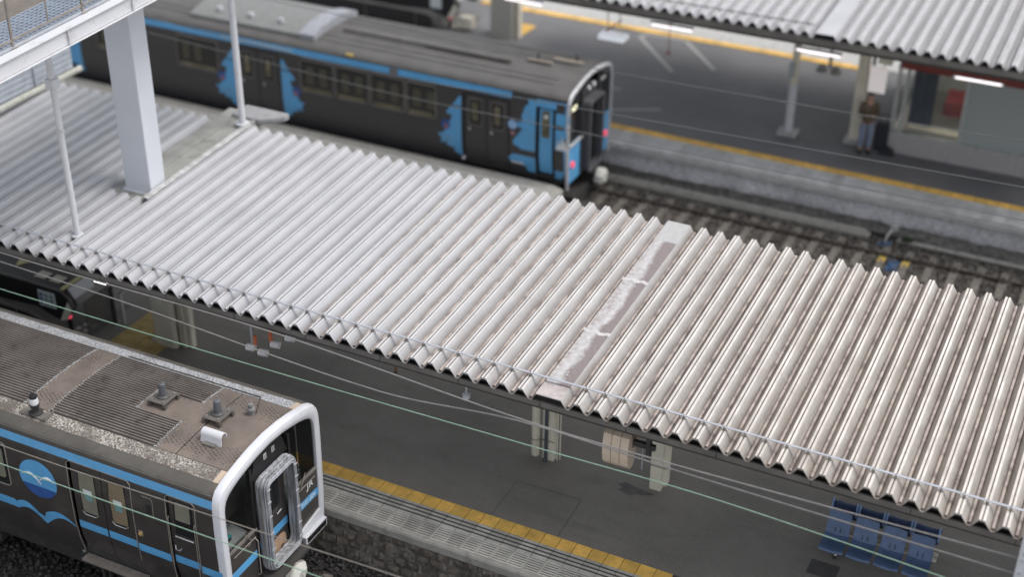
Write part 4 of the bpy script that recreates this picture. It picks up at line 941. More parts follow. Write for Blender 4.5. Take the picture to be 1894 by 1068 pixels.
part('bag_body', MB().prism([(-.2, 0), (.2, 0), (.18, .14), (.05, .2), (-.12, .18)], 'y', -.1, .1), M['bag'], bg2, bevel=.03)
part('strap', MB().tube([(-.12, -.05, .16), (-.05, -.05, .27), (.08, -.05, .26), (.12, -.05, .16)], .012, 6), M['bag'], bg2)

# ------------------------------------------------------------------ wires and mast
def wire(name, label, pts, r, mat):
    # smooth catenary through points
    P_ = [Vector(p) for p in pts]; out = []
    for i in range(len(P_)-1):
        a, b_ = P_[i], P_[i+1]; L_ = b_.x-a.x
        def slope(k): 
            k0, k1 = max(0, k-1), min(len(P_)-1, k+1); return (P_[k1].z-P_[k0].z)/(P_[k1].x-P_[k0].x)
        m0, m1 = slope(i)*L_, slope(i+1)*L_
        for k_ in range(10):
            t_ = k_/10; h = (2*t_**3-3*t_**2+1)*a.z+(t_**3-2*t_**2+t_)*m0+(-2*t_**3+3*t_**2)*b_.z+(t_**3-t_**2)*m1
            out.append(Vector((a.x+L_*t_, a.y+(b_.y-a.y)*t_, h)))
    out.append(P_[-1])
    return tag(part(name, MB().tube(out, r, 6), mat, None, True), label, 'wire')
wire('overhead_wire', 'pale green wire stretched low across the island platform in front of the canopy', [(-30, -1, 4.6), (-15, -1, 4.1), (-6.6, -1, 4.03), (-.19, -1, 4.1), (2.9, -1, 4.14), (7.1, -1, 3.93)], .009, M['green_wire'])
wire('overhead_wire', 'upper grey cable running just below the canopy edge to the mast', [(-30, -1, 5.5), (-10.8, -1, 4.86), (-4.96, -1, 4.84), (-.38, -1, 4.56), (2.03, -1, 4.55), (7.1, -1, 4.68)], .012, M['grey_wire'])
wire('overhead_wire', 'lower grey cable meeting the upper one near the slim double post', [(-30, -1.02, 5.2), (-8.5, -1.02, 4.6), (-2.91, -1.02, 4.30), (-.38, -1.02, 4.53), (2.4, -1.02, 4.47), (7.1, -1.02, 4.42)], .012, M['grey_wire'])
wire('overhead_wire', 'pale green wire crossing the side doors of the near train', [(-30, -4.5, 3.7), (-7.85, -4.5, 3.52), (-3.37, -4.5, 3.55), (-1.87, -4.5, 3.55), (8, -4.5, 3.6)], .0085, M['green_wire'])
wire('overhead_wire', 'silvery wire crossing above the side windows of the near train', [(-30, -4.5, 4.1), (-7.75, -4.5, 3.92), (-3.61, -4.5, 4.0), (-.56, -4.5, 4.09), (8, -4.5, 4.2)], .0075, M['galv_dull'])
wire('far_wire', 'upper of two blurred grey cables in front of the far train side', [(-30, 10, 5.6), (-11.6, 10, 4.62), (-7.3, 10, 4.62), (-5.7, 10, 4.68), (12, 10, 5.1)], .010, M['grey_wire_far'])
wire('far_wire', 'lower of two blurred grey cables in front of the far train side', [(-30, 10, 5.0), (-11.6, 10, 4.22), (-8.8, 10, 4.12), (-5.6, 10, 4.13), (12, 10, 4.3)], .010, M['grey_wire_far'])
wire('far_wire', 'grey cable crossing in front of the person and the far columns', [(-16, 12, 5.1), (-5, 12, 4.86), (-.76, 12, 4.91), (2.35, 12, 4.97), (14, 12, 5.3)], .010, M['grey_wire_far'])
ms = empty('wire_mast', 'white steel wire mast with bolted plate at the lower right edge', 'mast', (7.1, -1.0, 0))
part('mast_shaft', MB().box(.02, .30, -.12, .12, -.1, 9), M['white_paint'], ms)
part('bolt_plate', MB().box(0.0, .32, -.16, -.121, 4.42, 5.6), M['white_paint'], ms)
bo = MB().tube([(0, 0, 0), (0, -.02, 0)], .016, 8).mesh('bolt', M['galv'])
for z in (4.47, 4.56, 4.78, 4.9, 5.1): link('bolt', bo, ms, (.06, -.161, z))

# ------------------------------------------------------------------ trains
HW = [(0.95, 1.33), (1.15, 1.37), (1.45, 1.43), (1.72, 1.46), (2.6, 1.46), (3.05, 1.435), (3.22, 1.41), (3.32, 1.385)]
ROOF = [(1.385, 3.31), (1.355, 3.375), (1.28, 3.42), (1.18, 3.455), (1.0, 3.49), (.92, 3.505), (.5, 3.545), (0, 3.56)]
def hw(z):
    for (z0, w0), (z1, w1) in zip(HW, HW[1:]):
        if z <= z1: return w0+(w1-w0)*max(0, (z-z0)/(z1-z0))
    return HW[-1][1]
def roofz(u):
    u = abs(u); R2 = ROOF[::-1]
    for (u0, z0), (u1, z1) in zip(R2, R2[1:]):
        if u <= u1: return z0+(z1-z0)*(u-u0)/(u1-u0)
    return ROOF[0][1]
def zsteps(z0, z1):
    zs = [z0]+[z for z, _ in HW if z0 < z < z1]+[z1]; return zs
def strip(side, x0, x1, z0, z1, off=0.0, th=.02):
    """piece of body side following the profile; side -1 faces -y"""
    rows = [[(x0, side*(hw(z)-off), z), (x1, side*(hw(z)-off), z)] for z in zsteps(z0, z1)]
    return MB().sheet(rows, (0, side*th, 0))
def decal_cols(side, xs, lo, hi, off=-.004, th=.003):
    rows = []
    for x in xs:
        a, b_ = lo(x), hi(x); n = 6
        rows.append([(x, side*(hw(a+(b_-a)*k_/n)-off), a+(b_-a)*k_/n) for k_ in range(n+1)])
    return MB().sheet(rows, (0, side*th, 0))
def decal_rows(side, zs, left, right, off=-.004, th=.003):
    rows = [[(left(z), side*(hw(z)-off), z), (right(z), side*(hw(z)-off), z)] for z in zs]
    return MB().sheet(rows, (0, side*th, 0))
def ring_on_side(side, x0, x1, z0, z1, r, off=-.006, rad=.014, n=5):
    return MB().tube([(p[0], side*(hw(p[1])-off), p[1]) for p in rounded(x0, x1, z0, z1, r, n)], rad, 6, closed=True)
def pane_on_side(side, x0, x1, z0, z1, r, off=-.003, th=.004):
    zs = sorted(set([z0+r*(1-math.cos(PI/2*k_/4)) for k_ in range(5)]+[z1-r*(1-math.cos(PI/2*k_/4)) for k_ in range(5)]+[z for z, _ in HW if z0+r < z < z1-r]))
    def ins(z):
        d = max(0, z0+r-z, z-(z1-r)); return r-math.sqrt(max(0, r*r-d*d))
    return decal_rows(side, zs, lambda z: x0+ins(z), lambda z: x1-ins(z), off, th)
OUT = [(1.40, .82), (1.455, 1.6), (1.465, 2.7), (1.455, 3.06), (1.44, 3.20), (1.405, 3.32), (1.33, 3.41), (1.19, 3.475), (.95, 3.535), (.70, 3.585), (.40, 3.63), (0, 3.655)]
INN = [(1.25, .84), (1.29, 1.6), (1.30, 2.7), (1.295, 2.98), (1.275, 3.08), (1.23, 3.17), (1.15, 3.235), (1.04, 3.285), (.85, 3.345), (.62, 3.395), (.37, 3.44), (0, 3.465)]
def outline(h): return [(-u, z) for u, z in h]+[(u, z) for u, z in h[-2::-1]]
def front_frame(x_back, x_front, mat, parent, xin, slim=1.0):
    O = outline(OUT); I = [(o[0]+(i_[0]-o[0])*slim, o[1]+(i_[1]-o[1])*slim) for o, i_ in zip(O, outline(INN))]
    n = len(O); vs = []; sec = [(0.0, x_back), (0.0, x_front-.07), (.12, x_front-.02), (.4, x_front), (.85, x_front-.01), (1.0, x_front-.03), (1.0, xin)]
    for (t_, x) in sec: vs += [(x, o[0]+(i_[0]-o[0])*t_, o[1]+(i_[1]-o[1])*t_) for o, i_ in zip(O, I)]
    fs = [(j*n+i, j*n+i+1, (j+1)*n+i+1, (j+1)*n+i) for j in range(len(sec)-1) for i in range(n-1)]
    m_ = len(sec)
    fs += [tuple(j*n for j in range(m_)), tuple(j*n+n-1 for j in range(m_-1, -1, -1))]
    part('front_frame', MB().add(vs, fs), mat, parent, True)
    return O, I

def make_train(name, label, xf, yc, body, roofm, L=19.5, near=True):
    t = empty(name, label, 'train', (xf, yc, 0))
    # underframe
    part('underframe', MB().box(-L+.2, -.5, -1.2, 1.2, .55, 1.0), M['dark_equipment'], t)
    part('floor', MB().box(-L, -.1, -1.34, 1.34, 1.01, 1.14), M['dark_equipment'], t)
    for bx_ in (-2.9, -L+2.9):
        bo_ = part('bogie', MB().box(bx_-1.5, bx_+1.5, -.95, .95, .3, .54), M['dark_equipment'], t)
        for ax in (-1.05, 1.05):
            for sy in (-.56, .56): part('wheel', MB().tube([(bx_+ax, sy-.06, .43), (bx_+ax, sy+.06, .43)], .43, 20), M['rail'], bo_)
    part('tank', MB().box(-8.5, -5.2, -1.25, 1.25, .35, .54), M['dark_equipment'], t)
    part('end_wall', MB().box(-L, -L+.05, -1.38, 1.38, 1.0, 3.3), body, t)
    # roof
    rf_ = part('roof', MB().sheet([[(x, s_*u, z) for s_, (u, z) in [(-1, p) for p in ROOF]+[(1, p) for p in ROOF[-2::-1]]] for x in (-L, -.06)], (0, 0, .05)), roofm, t, True)
    for s_ in (-1, 1):
        part('roof_gutter', MB().box(-L, -.15, s_*1.395-.018, s_*1.395+.018, 3.315, 3.345), M['roof_side'], t)
    return t, rf_

# ---------------- near train
nt1, nroof = make_train('diesel_train', 'near dark brown train with light blue stripes and white rimmed cab at the lower left', -4.36, -2.11, M['train'], M['roof_plain'])
T1 = nt1
Fx = .0
def sx(x): return x-(-4.36)       # world x -> local x
# side walls: near (-y) with two doors visible, far side plain
def wall(side, doors, L=19.5):
    cuts = sorted(doors); x = -L
    for (a, b_) in cuts+[(-.12, None)]:
        part('side_wall', strip(side, x, a, .95, 3.32, 0, .03), M['train'] if False else WALLM, TT)
        x = b_
WALLM = M['train']; TT = T1
pd = (sx(-7.43), sx(-6.12)); cdr = (sx(-5.42), sx(-4.84))
doors = [pd, cdr, (pd[0]-6.2, pd[1]-6.2), (pd[0]-10.4, pd[1]-10.4)]
wall(-1, doors); wall(1, doors)
for s_ in (-1, 1):
    for di, (a, b_) in enumerate(doors):
        part('door_lintel', strip(s_, a, b_, 3.08, 3.32, 0, .03), M['train'], T1)
        part('door_pocket', strip(s_, a, b_, .98, 3.08, .075, .01), M['black'], T1)
        # bright door surround
        fr_ = [(a, 1.0), (a, 3.02), (a+.05, 3.08), (b_-.05, 3.08), (b_, 3.02), (b_, 1.0)]
        pts = []
        for (x, z), (x2, z2) in zip(fr_, fr_[1:]):
            for q in range(5): zz = z+(z2-z)*q/5; pts.append((x+(x2-x)*q/5, s_*(hw(zz)+.004), zz))
        part('door_surround', MB().tube(pts, .009, 5), M['galv_dull'], T1)
    for di, (a, b_) in enumerate(doors):
        if di == 1: continue
        mid = (a+b_)/2+.02
        for (p, q, gm_) in ((a+.05, mid-.008, 'glass_green'), (mid+.008, b_-.03, 'glass_tan')):
            lf = part('door_leaf', strip(s_, p, q, 1.0, 3.05, .03, .03), M['train'], T1)
            w0, w1 = (p+q)/2-.17, (p+q)/2+.17
            part('window', pane_on_side(s_, w0, w1, 2.05, 2.92, .06, .026), M[gm_], lf)
            part('window_frame', ring_on_side(s_, w0, w1, 2.05, 2.92, .06, .027, .012), M['black'], lf)
            part('window_sill', MB().tube([(w0, s_*(hw(2.03)-.018), 2.07), (w0+.06, s_*(hw(2.03)-.015), 2.02), (w1-.06, s_*(hw(2.03)-.015), 2.02), (w1, s_*(hw(2.03)-.018), 2.07)], .009, 6), M['chrome'], lf)
            part('sticker', pane_on_side(s_, w0+.08, w0+.26, 2.46, 2.56, .006, .0205), M['sticker'], lf)
            part('sticker', pane_on_side(s_, w0+.10, w0+.25, 2.34, 2.455, .006, .0205), M['teal'], lf)
            part('stripe', strip(s_, p+.01, q-.01, 1.665, 1.825, .026, .003), M['train_blue'], lf)
        if s_ == -1:
            part('step', MB().box(a+.05, b_+.05, -1.52, -1.36, 1.0, 1.03).box(a+.05, b_+.05, -1.53, -1.52, .985, 1.03), M['galv_dull'], T1)
            part('step_bracket', MB().box(a+.35, a+.4, -1.42, -1.36, .6, .99).box(a+.5, a+.54, -1.42, -1.36, .55, .99), M['dark_equipment'], T1)
            part('corner_light', MB().lathe([(.005, 0), (.03, .01), (.03, .04), (.005, .05)], (a, -1.40, 1.05), 8), M['chrome'], T1)
# continuous stripes on the wall
for s_ in (-1, 1):
    part('upper_stripe', strip(s_, -8.2 if s_ == -1 else -19, -.06, 3.09, 3.24, -.004, .003), M['train_blue'], T1)
    segs = [(pd[1]+.02, cdr[0]-.02), (cdr[1]+.02, -.06)]
    for (a, b_) in segs: part('lower_stripe', strip(s_, a, b_, 1.665, 1.825, -.004, .003), M['train_blue'], T1)
# cab door
for s_ in (-1, 1):
    cdp = part('cab_door', strip(s_, cdr[0]+.03, cdr[1]-.04, 1.0, 3.05, .04, .03), M['train'], T1)
    part('window', pane_on_side(s_, cdr[0]+.12, cdr[1]-.09, 2.28, 2.98, .02, .035), M['glass_dark'], cdp)
    part('window_sill', MB().tube([(cdr[0]+.12, s_*(hw(2.26)-.02), 2.26), (cdr[1]-.09, s_*(hw(2.26)-.02), 2.26)], .016, 8), M['chrome'], cdp)
    part('stripe', strip(s_, cdr[0]+.04, cdr[1]-.05, 1.665, 1.825, .036, .003), M['train_blue'], cdp)
    part('handle', MB().tube([(cdr[0]+.09, s_*(1.44), 2.06), (cdr[0]+.12, s_*1.475, 2.0), (cdr[0]+.2, s_*1.475, 2.0), (cdr[0]+.21, s_*1.44, 2.03)], .010, 6), M['chrome'], cdp)
    for x in (cdr[0]+.035, cdr[1]-.03):
        part('grab_rail', MB().tube([(x, s_*1.45, 2.66), (x, s_*1.475, 2.62), (x, s_*1.475, 1.6), (x, s_*1.44, 1.15)], .008, 6), M['galv_dull'], T1)
part('blind', pane_on_side(-1, cdr[0]+.15, cdr[1]-.14, 2.6, 2.96, .02, .0335, .002), M['glass_green'], cdp)
# black vent window, door button
part('vent', pane_on_side(-1, sx(-5.83), sx(-5.73), 2.55, 2.73, .005, -.004), M['black'], T1)
part('panel_outline', MB().tube([(sx(-5.9), -hw(2.9)-.004, 2.88), (sx(-5.72), -hw(2.9)-.004, 2.88), (sx(-5.69), -hw(2.85)-.004, 2.84), (sx(-5.69), -hw(2.5)-.004, 2.5)], .006, 5), M['galv_dull'], T1)
part('door_button_plate', pane_on_side(-1, sx(-6.07), sx(-5.97), 2.0, 2.12, .02, -.004), M['galv_dull'], T1)
part('door_button', MB().tube([(sx(-6.02), -1.462, 2.06), (sx(-6.02), -1.49, 2.06)], .033, 12), simple('amber button', (.55, .36, .12), .5), T1)
# roundel with gull
cx_, cz_, rx, rz_ = sx(-8.12), 2.44, .40, .385
def circ_lo(x): return cz_-rz_*math.sqrt(max(0, 1-((x-cx_)/rx)**2))
def circ_hi(x): return cz_+rz_*math.sqrt(max(0, 1-((x-cx_)/rx)**2))
xs = [cx_-rx*.999*math.cos(PI*k_/24) for k_ in range(25)]
lg = part('roundel', decal_cols(-1, xs, circ_lo, circ_hi), M['train_blue'], T1, loc=(0, 0, 0))
half = rz_*.40
xs2 = [x for x in xs if circ_lo(x) < cz_-half+.002]
part('roundel_sea', decal_cols(-1, xs2, circ_lo, lambda x: max(circ_lo(x)+.001, cz_-half), -.008), M['navy'], lg)
def gull(x0, x1, z0, z1, amp, w):
    P_ = []
    for k_ in range(11): t_ = k_/10; P_.append((x0+(x1-x0)*t_, z0+(z1-z0)*t_+amp*math.sin(PI*t_)))
    return P_
for (x0, x1, z0, z1) in ((cx_-.34, cx_+.02, cz_+.02, cz_-.03), (cx_+.02, cx_+.36, cz_-.03, cz_+.04)):
    part('gull_wing', MB().tube([(x, -hw(z)-.010, z) for x, z in gull(x0, x1, z0, z1, .09, .02)], [.006+.014*math.sin(PI*k_/10) for k_ in range(11)], 6), M['cloudwhite'], lg)
for dx_ in (-.03, .04): part('gull_tail', MB().tube([(cx_+.02, -hw(cz_)-.010, cz_-.03), (cx_+.02+dx_, -hw(cz_)-.01, cz_-.09)], .007, 5), M['cloudwhite'], lg)
# wave stripe left of the door
X0, CU, PK2, XE = sx(-9.6), sx(-8.10), sx(-7.84), pd[0]-.02
def w_top(x):
    if x < sx(-8.75): return 1.76+.02*math.sin(x)
    if x < CU: t_ = (x-sx(-8.75))/(CU-sx(-8.75)); return 1.72+.12*math.sin(PI*min(1, t_*1.25+.05))-.12*t_**2
    t_ = (x-CU)/(XE-CU); return 1.66+.17*math.sin(PI*min(.98, t_*.85+.12))
def w_bot(x):
    if x < sx(-8.75): return 1.60
    if x < CU: t_ = (x-sx(-8.75))/(CU-sx(-8.75)); return 1.58+.13*math.sin(PI*min(1, t_*1.1))-.14*t_**2
    t_ = (x-CU)/(XE-CU); return 1.46+.27*math.sin(PI*min(.9, t_*.75+.02))
part('wave_stripe', decal_cols(-1, [X0+(XE-X0)*k_/60 for k_ in range(61)], w_bot, w_top), M['train_blue'], T1)
# passenger window left of roundel, and others
for (a, b_) in ((sx(-10.6), sx(-8.77)), (sx(-12.5), sx(-10.9))):
    w_ = part('window', pane_on_side(-1, a, b_, 2.06, 2.96, .08), M['glass_dark'], T1)
    part('window_frame', ring_on_side(-1, a, b_, 2.06, 2.96, .08), M['galv_dull'], w_)
    part('seat_glimpse', pane_on_side(-1, b_-.35, b_-.08, 2.2, 2.85, .08, -.0045, .001), M['glass_green'], w_)
# far-side windows of near train
for k_ in range(5): part('window', pane_on_side(1, -4.6-k_*2.2, -3.1-k_*2.2, 2.06, 2.96, .08), M['glass_dark'], T1)
part('skirt', MB().prism([(sx(-4.8), .95), (-.1, .95), (-.1, .78), (sx(-4.7), .80)], 'y', -1.33, -1.30), M['train'], T1)
# roof detail
def ribbed(x0, x1, u0, u1, pitch=.058):
    n = int(round((u1-u0)/pitch)); pitch = (u1-u0)/n; mb = MB()
    mb.sheet([[(x, u0+(u1-u0)*k_/8, roofz(u0+(u1-u0)*k_/8)+.004) for k_ in range(9)] for x in (x0, x1)], (0, 0, .003), 1)
    for k_ in range(n):
        u = u0+k_*pitch; prof_ = [(u+pitch*.2, roofz(u)+.005), (u+pitch*.26, roofz(u+pitch*.2)+.034), (u+pitch*.66, roofz(u+pitch*.6)+.034), (u+pitch*.72, roofz(u+pitch*.8)+.005)]
        mb.sheet([[(x0, a, z) for a, z in prof_], [(x1, a, z) for a, z in prof_]], None, 0)
    return mb
M['rib_gap'] = simple('dark rib gap', (.022, .020, .019), .9)
U0, U1 = -.93, .93
zx = [sx(-8.66), sx(-8.12), sx(-6.84), sx(-5.93)]
part('ribbed_sheet', ribbed(-19.4, zx[0], U0, U1), [M['rib'], M['rib_gap']], nroof)
part('ribbed_sheet', ribbed(zx[1], zx[2], U0, U1), [M['rib'], M['rib_gap']], nroof)
part('ribbed_sheet', ribbed(zx[2]+.001, zx[3], U0, -.24), [M['rib'], M['rib_gap']], nroof)
part('ribbed_sheet', ribbed(zx[2]+.001, zx[3], .36, U1), [M['rib'], M['rib_gap']], nroof)
def plate(x0, x1, u0, u1, off=.006):
    n = 8; return MB().sheet([[(x, u0+(u1-u0)*k_/n, roofz(u0+(u1-u0)*k_/n)+off) for k_ in range(n+1)] for x in (x0, x1)], (0, 0, .004))
part('roof_plate', plate(zx[0]+.012, zx[1]-.012, U0, U1), M['dotted'], nroof)
part('roof_plate', plate(zx[3]+.012, sx(-5.525), U0, U1), M['dotted'], nroof)
part('roof_seam', MB().sheet([[(x, -.93+1.86*k_/8, roofz(-.93+1.86*k_/8)+.004) for k_ in range(9)] for x in (sx(-5.53), sx(-5.50))]), M['rib_gap'], nroof)
part('roof_plate', plate(sx(-5.505), -.1, U0, U1), M['dotted'], nroof)
part('roof_plate', plate(zx[2]+.01, zx[3]+.01, -.235, .355), M['dotted'], nroof)
def bead(x, u0, u1, mirror=False):
    pts = []; n = int((u1-u0)/.022)
    for k_ in range(n+1):
        u = u0+(u1-u0)*k_/n; pts.append((x+.022*(1 if k_ % 2 else -1)+random.uniform(-.006, .006), u, roofz(u)+.014))
    return MB().tube(pts, .011, 5)
for (x, a, b_) in ((zx[0], U0, U1), (zx[1], U0, U1), (zx[2], -.24, .36), (zx[3], U0, -.24), (zx[3], .36, U1)):
    part('sealant_bead', bead(x, a, b_), M['sealant'], nroof)
for s_ in (-1, 1):
    n = 5; a, b_ = .945, 1.20
    part('speckled_band', MB().sheet([[(x, s_*(a+(b_-a)*k_/n), roofz(a+(b_-a)*k_/n)+.006) for k_ in range(n+1)] for x in (-19.4, sx(-4.62))], (0, 0, .004)), M['speckle' if s_ < 0 else 'speckle_far'], nroof)
    part('band_end', MB().sheet([[(x, s_*(a+(b_-a)*k_/n), roofz(a+(b_-a)*k_/n)+.007) for k_ in range(n+1)] for x in (sx(-4.61), sx(-4.50))], (0, 0, .004)), simple('bare tan metal', (.5, .40, .31), .5), nroof)
    part('shoulder', MB().sheet([[(x, s_*u, z+.003) for u, z in ((1.21, 3.447), (1.28, 3.423), (1.357, 3.378), (1.387, 3.35))] for x in (-19.4, -.2)], (0, s_*.004, .004)), M['roof_side'], nroof, True)
def box_stand(x, u):
    t = part('exhaust_stand', MB().prism([(-.17, -.2), (.17, -.2), (.17, .2), (-.17, .2)], 'z', .10, .118), M['dark_equipment'] if False else simple('grey brown stand', (.12, .11, .10), .6), nroof, loc=(x, u, roofz(u)))
    for (a, b_) in ((-.15, -.18), (.15, -.18), (.15, .18), (-.15, .18)):
        part('stand_foot', MB().box(a-.03, a+.03, b_-.03, b_+.03, -.03, .10), M['roof_side'], t)
        part('bolt', MB().cyl(a*.8, b_*.8, .119, .135, .02, 8), M['galv_dull'], t)
    part('exhaust_flange', MB().lathe([(.11, .119), (.11, .135), (.085, .15), (.07, .16)], n=18), simple('dark flange', (.06, .06, .062), .5), t, True)
    part('exhaust_pipe', MB().lathe([(.068, .16), (.062, .34), (.056, .375), (.04, .385), (.005, .388)], n=18), simple('blue grey pipe', (.12, .125, .14), .4, .3), t, True)
    for k_ in range(10): part('bolt', MB().cyl(.095*math.cos(k_*PI/5), .095*math.sin(k_*PI/5), .135, .15, .010, 6), M['galv_dull'], t)
box_stand(sx(-6.53), .09); box_stand(sx(-5.42), .10)
an = part('antenna', MB().lathe([(.05, 0), (.05, .06), (.035, .065), (.035, .09), (.075, .10), (.07, .13), (.03, .14), (.03, .17), (.05, .18), (.045, .215), (.005, .22)], n=14), simple('grey insulator', (.2, .2, .2), .5), nroof, True, loc=(sx(-5.02), .47, roofz(.5)))
vt = []
for k_ in range(9): a = math.radians(-20+k_*27); vt.append((.085*math.cos(a+PI*0), .12+.085*math.sin(a)))
vt += [(-.11, .0), (-.09, .0), (-.07, .07)]+[(.07*math.cos(math.radians(196-k_*27)), .12+.07*math.sin(math.radians(196-k_*27))) for k_ in range(9)]
part('horn_cover', MB().prism([(p[0], p[1]-.01) for p in vt], 'x', -.2, .2), M['white_paint'], nroof, True, loc=(sx(-5.14), -.40, roofz(.4)+.01))
part('horn_base', MB().box(-.12, .12, -.18, -.1, .0, .03), M['steel_fascia'], nroof, loc=(sx(-5.14), -.40, roofz(.5)))
hs_ = MB(); pts_ = []
for k_ in range(24): a = 2*PI*k_/24; r_ = 1+.25*math.sin(3*a); pts_.append((sx(-5.08)+.36*r_*math.cos(a), -.44+.17*r_*math.sin(a), roofz(.44)+.012-.02*abs(math.sin(a))*0))
ex = part('horn', MB().lathe([(.12, 0), (.12, .04), (.06, .06), (.06, .12), (.08, .16), (.085, .2)], n=14), M['dark_equipment'], nroof, True, loc=(sx(-8.30), -1.06, roofz(1.06)))
part('horn_cup', MB().lathe([(.06, .2), (.075, .22), (.075, .29), (.07, .32), (.068, .33)], n=14), M['white_paint'], ex, True)
part('horn_mouth', MB().lathe([(.066, .331), (.07, .36), (.05, .40), (.005, .41)], n=14), M['black'], ex, True)
part('horn_tray', MB().box(-.28, .28, -.1, .14, 0, .02).box(.26, .28, -.1, .14, .02, .07), M['steel_fascia'], ex)
part('roof_cable', MB().tube([(sx(-8.0), .99, roofz(.99)+.02), (sx(-7), .985, roofz(.99)+.018), (sx(-5.2), .99, roofz(.99)+.02), (sx(-4.95), .5, roofz(.5)+.02)], .009, 6), M['steel_dark'], nroof)
sw_ = MB().lathe([(.012, 0), (.012, .004), (.006, .009)], n=6).mesh('screw', M['galv_dull'])
for x in (sx(-8.6), sx(-8.15), sx(-5.86), sx(-5.55), sx(-5.45), sx(-4.62)):
    for k_ in range(9):
        u = -.88+.22*k_; link('screw', sw_, nroof, (x, u, roofz(u)+.006))
# front
O, I = front_frame(-.12, .03, M['white_gloss'], T1, -.06)
for a, b_ in ((-1.31, -.52), (.52, 1.31)):
    part('lower_front', MB().box(-.1, -.02, a, b_, 1.02, 2.06), M['train'], T1)
    part('window_ledge', MB().box(-.05, .0, a+.01, b_-.01, 2.062, 2.10), M['steel_fascia'], T1)
for s_ in (-1, 1):
    a, b_ = sorted((s_*.52, s_*1.30))
    part('front_stripe', MB().box(-.018, -.014, a, b_, 1.50, 1.655), M['train_blue'], T1)
    gp_ = [(p[0], p[1]) for p in I if (p[0]*s_ > .53 and p[1] > 2.3)]
    gp_ = sorted(gp_, key=lambda p: -p[0]*s_) if True else gp_
    gp_ = [(s_*1.30, 2.105)]+gp_+[(s_*.53, I[len(I)//2][1]-.05), (s_*.53, 2.105)]
    part('windscreen', MB().prism(gp_, 'x', -.05, -.04), M['glass'], T1)
    part('wiper', MB().tube([(.0, s_*1.2, 1.96), (.02, s_*.62, 1.98)], .009, 5).tube([(.0, s_*.8, 1.90), (.02, s_*.74, 2.0), (.02, s_*.9, 2.25)], .009, 5), M['galv_dull'], T1)
    part('pillar', MB().box(-.09, -.01, s_*.55-.03, s_*.55+.03, 1.02, 3.30), M['black'], T1)
    # white lower corner with recessed lamp
    a, b_ = sorted((s_*.62, s_*1.36))
    part('corner_apron', MB().prism([(a, .93), (b_, .93), (b_, 1.20 if s_ > 0 else 1.08), (a, 1.08 if s_ > 0 else 1.20)], 'x', -.1, .02), M['white_gloss'], T1, bevel=.01)
    hb = part('lamp_bezel', MB().box(.021, .10, a+.04, b_-.02, .80, .98), M['white_gloss'], T1, bevel=.012)
    part('headlight', MB().box(.101, .108, a+.08, b_-.06, .84, .95), M['glass_dark'], hb)
cp = [(-.52, 3.02)]+[(p[0], p[1]) for p in I if abs(p[0]) < .52 and p[1] > 3.2]+[(.52, 3.0)]
part('destination_panel', MB().prism(cp, 'x', -.06, -.035), M['black'], T1)
for u in (-.10, .13):
    st_ = part('label_plate', MB().box(-.034, -.030, u-.04, u+.04, 3.22, 3.33), M['conc_light'], T1)
    part('label_print', MB().box(-.029, -.027, u-.025, u+.025, 3.245, 3.262).box(-.029, -.027, u-.025, u+.025, 3.285, 3.30), M['black'], st_)
gd = part('front_door', MB().box(-.10, -.07, -.40, .40, 1.05, 2.98), M['train'], T1)
part('door_window', MB().box(-.069, -.065, -.22, .22, 2.05, 2.85), M['glass_dark'], gd)
part('door_stripe', MB().box(-.069, -.066, -.40, .40, 1.50, 1.655), M['train_blue'], gd)
part('coupling_plate', MB().prism(rounded(-.33, .30, 1.08, 1.40, .09), 'x', -.069, -.05), M['tan'], gd)
for u in (-.2, .15): part('grip', MB().tube([(-.03, u-.03, 1.12), (-.03, u-.03, 1.2), (-.03, u+.03, 1.2), (-.03, u+.03, 1.12)], .008, 6), M['black'], gd)
part('door_handle', MB().tube([(-.05, .1, 1.9), (-.03, .2, 1.95)], .012, 6), M['chrome'], gd)
part('door_threshold', MB().box(-.1, .3, -.5, .5, .96, 1.02), M['steel_dark'], T1)
# gangway bellows: stacked rounded frames
gb = part('gangway_frame', MB(), M['bellows'], T1) if False else None
def frame_ring(x0, x1, a, b_, z0, z1, r, w):
    O_ = rounded(a, b_, z0, z1, r, 6); I_ = rounded(a+w, b_-w, z0+w, z1-w, max(.02, r-w*.6), 6); n = len(O_)
    vs = [(x0, *p) for p in O_]+[(x1, *p) for p in O_]+[(x1, *p) for p in I_]+[(x0, *p) for p in I_]
    fs = [(j*n+i, j*n+(i+1) % n, ((j+1) % 4)*n+(i+1) % n, ((j+1) % 4)*n+i) for j in range(4) for i in range(n)]
    return MB().add(vs, fs)
for k_, (x0, x1, gr_) in enumerate(((-.02, .03, .0), (.034, .066, .012), (.07, .10, .0), (.104, .134, .012), (.138, .16, -.005))):
    part('gangway_fold', frame_ring(x0, x1, -.455-gr_, .455+gr_, 1.10-gr_, 3.03+gr_, .15, .07), M['bellows'], T1, bevel=.008)
part('gangway_face', frame_ring(.163, .19, -.43, .43, 1.125, 3.005, .13, .065), M['bellows'], T1, bevel=.008)
for x, q in ((.032, .468), (.102, .468), (.162, .455)): part('gangway_seam', MB().tube([(x, p[0], p[1]) for p in rounded(-q, q, 1.555-q, 2.575+q, .16, 6)], .007, 6, closed=True), M['galv'], T1, True)
part('gangway_rim', MB().tube([(.195, p[0], p[1]) for p in rounded(-.415, .415, 1.14, 2.99, .12, 6)], .010, 6, closed=True), M['galv'], T1, True)
part('gangway_rim', MB().tube([(.193, p[0], p[1]) for p in rounded(-.37, .37, 1.185, 2.945, .09, 6)], .009, 6, closed=True), M['galv'], T1, True)
for z in (1.3, 1.6, 1.95, 2.3, 2.6, 2.85):
    for u in (-.395, .395): part('frame_clip', MB().box(.191, .212, u-.045, u+.045, z-.010, z+.010), M['galv'], T1)
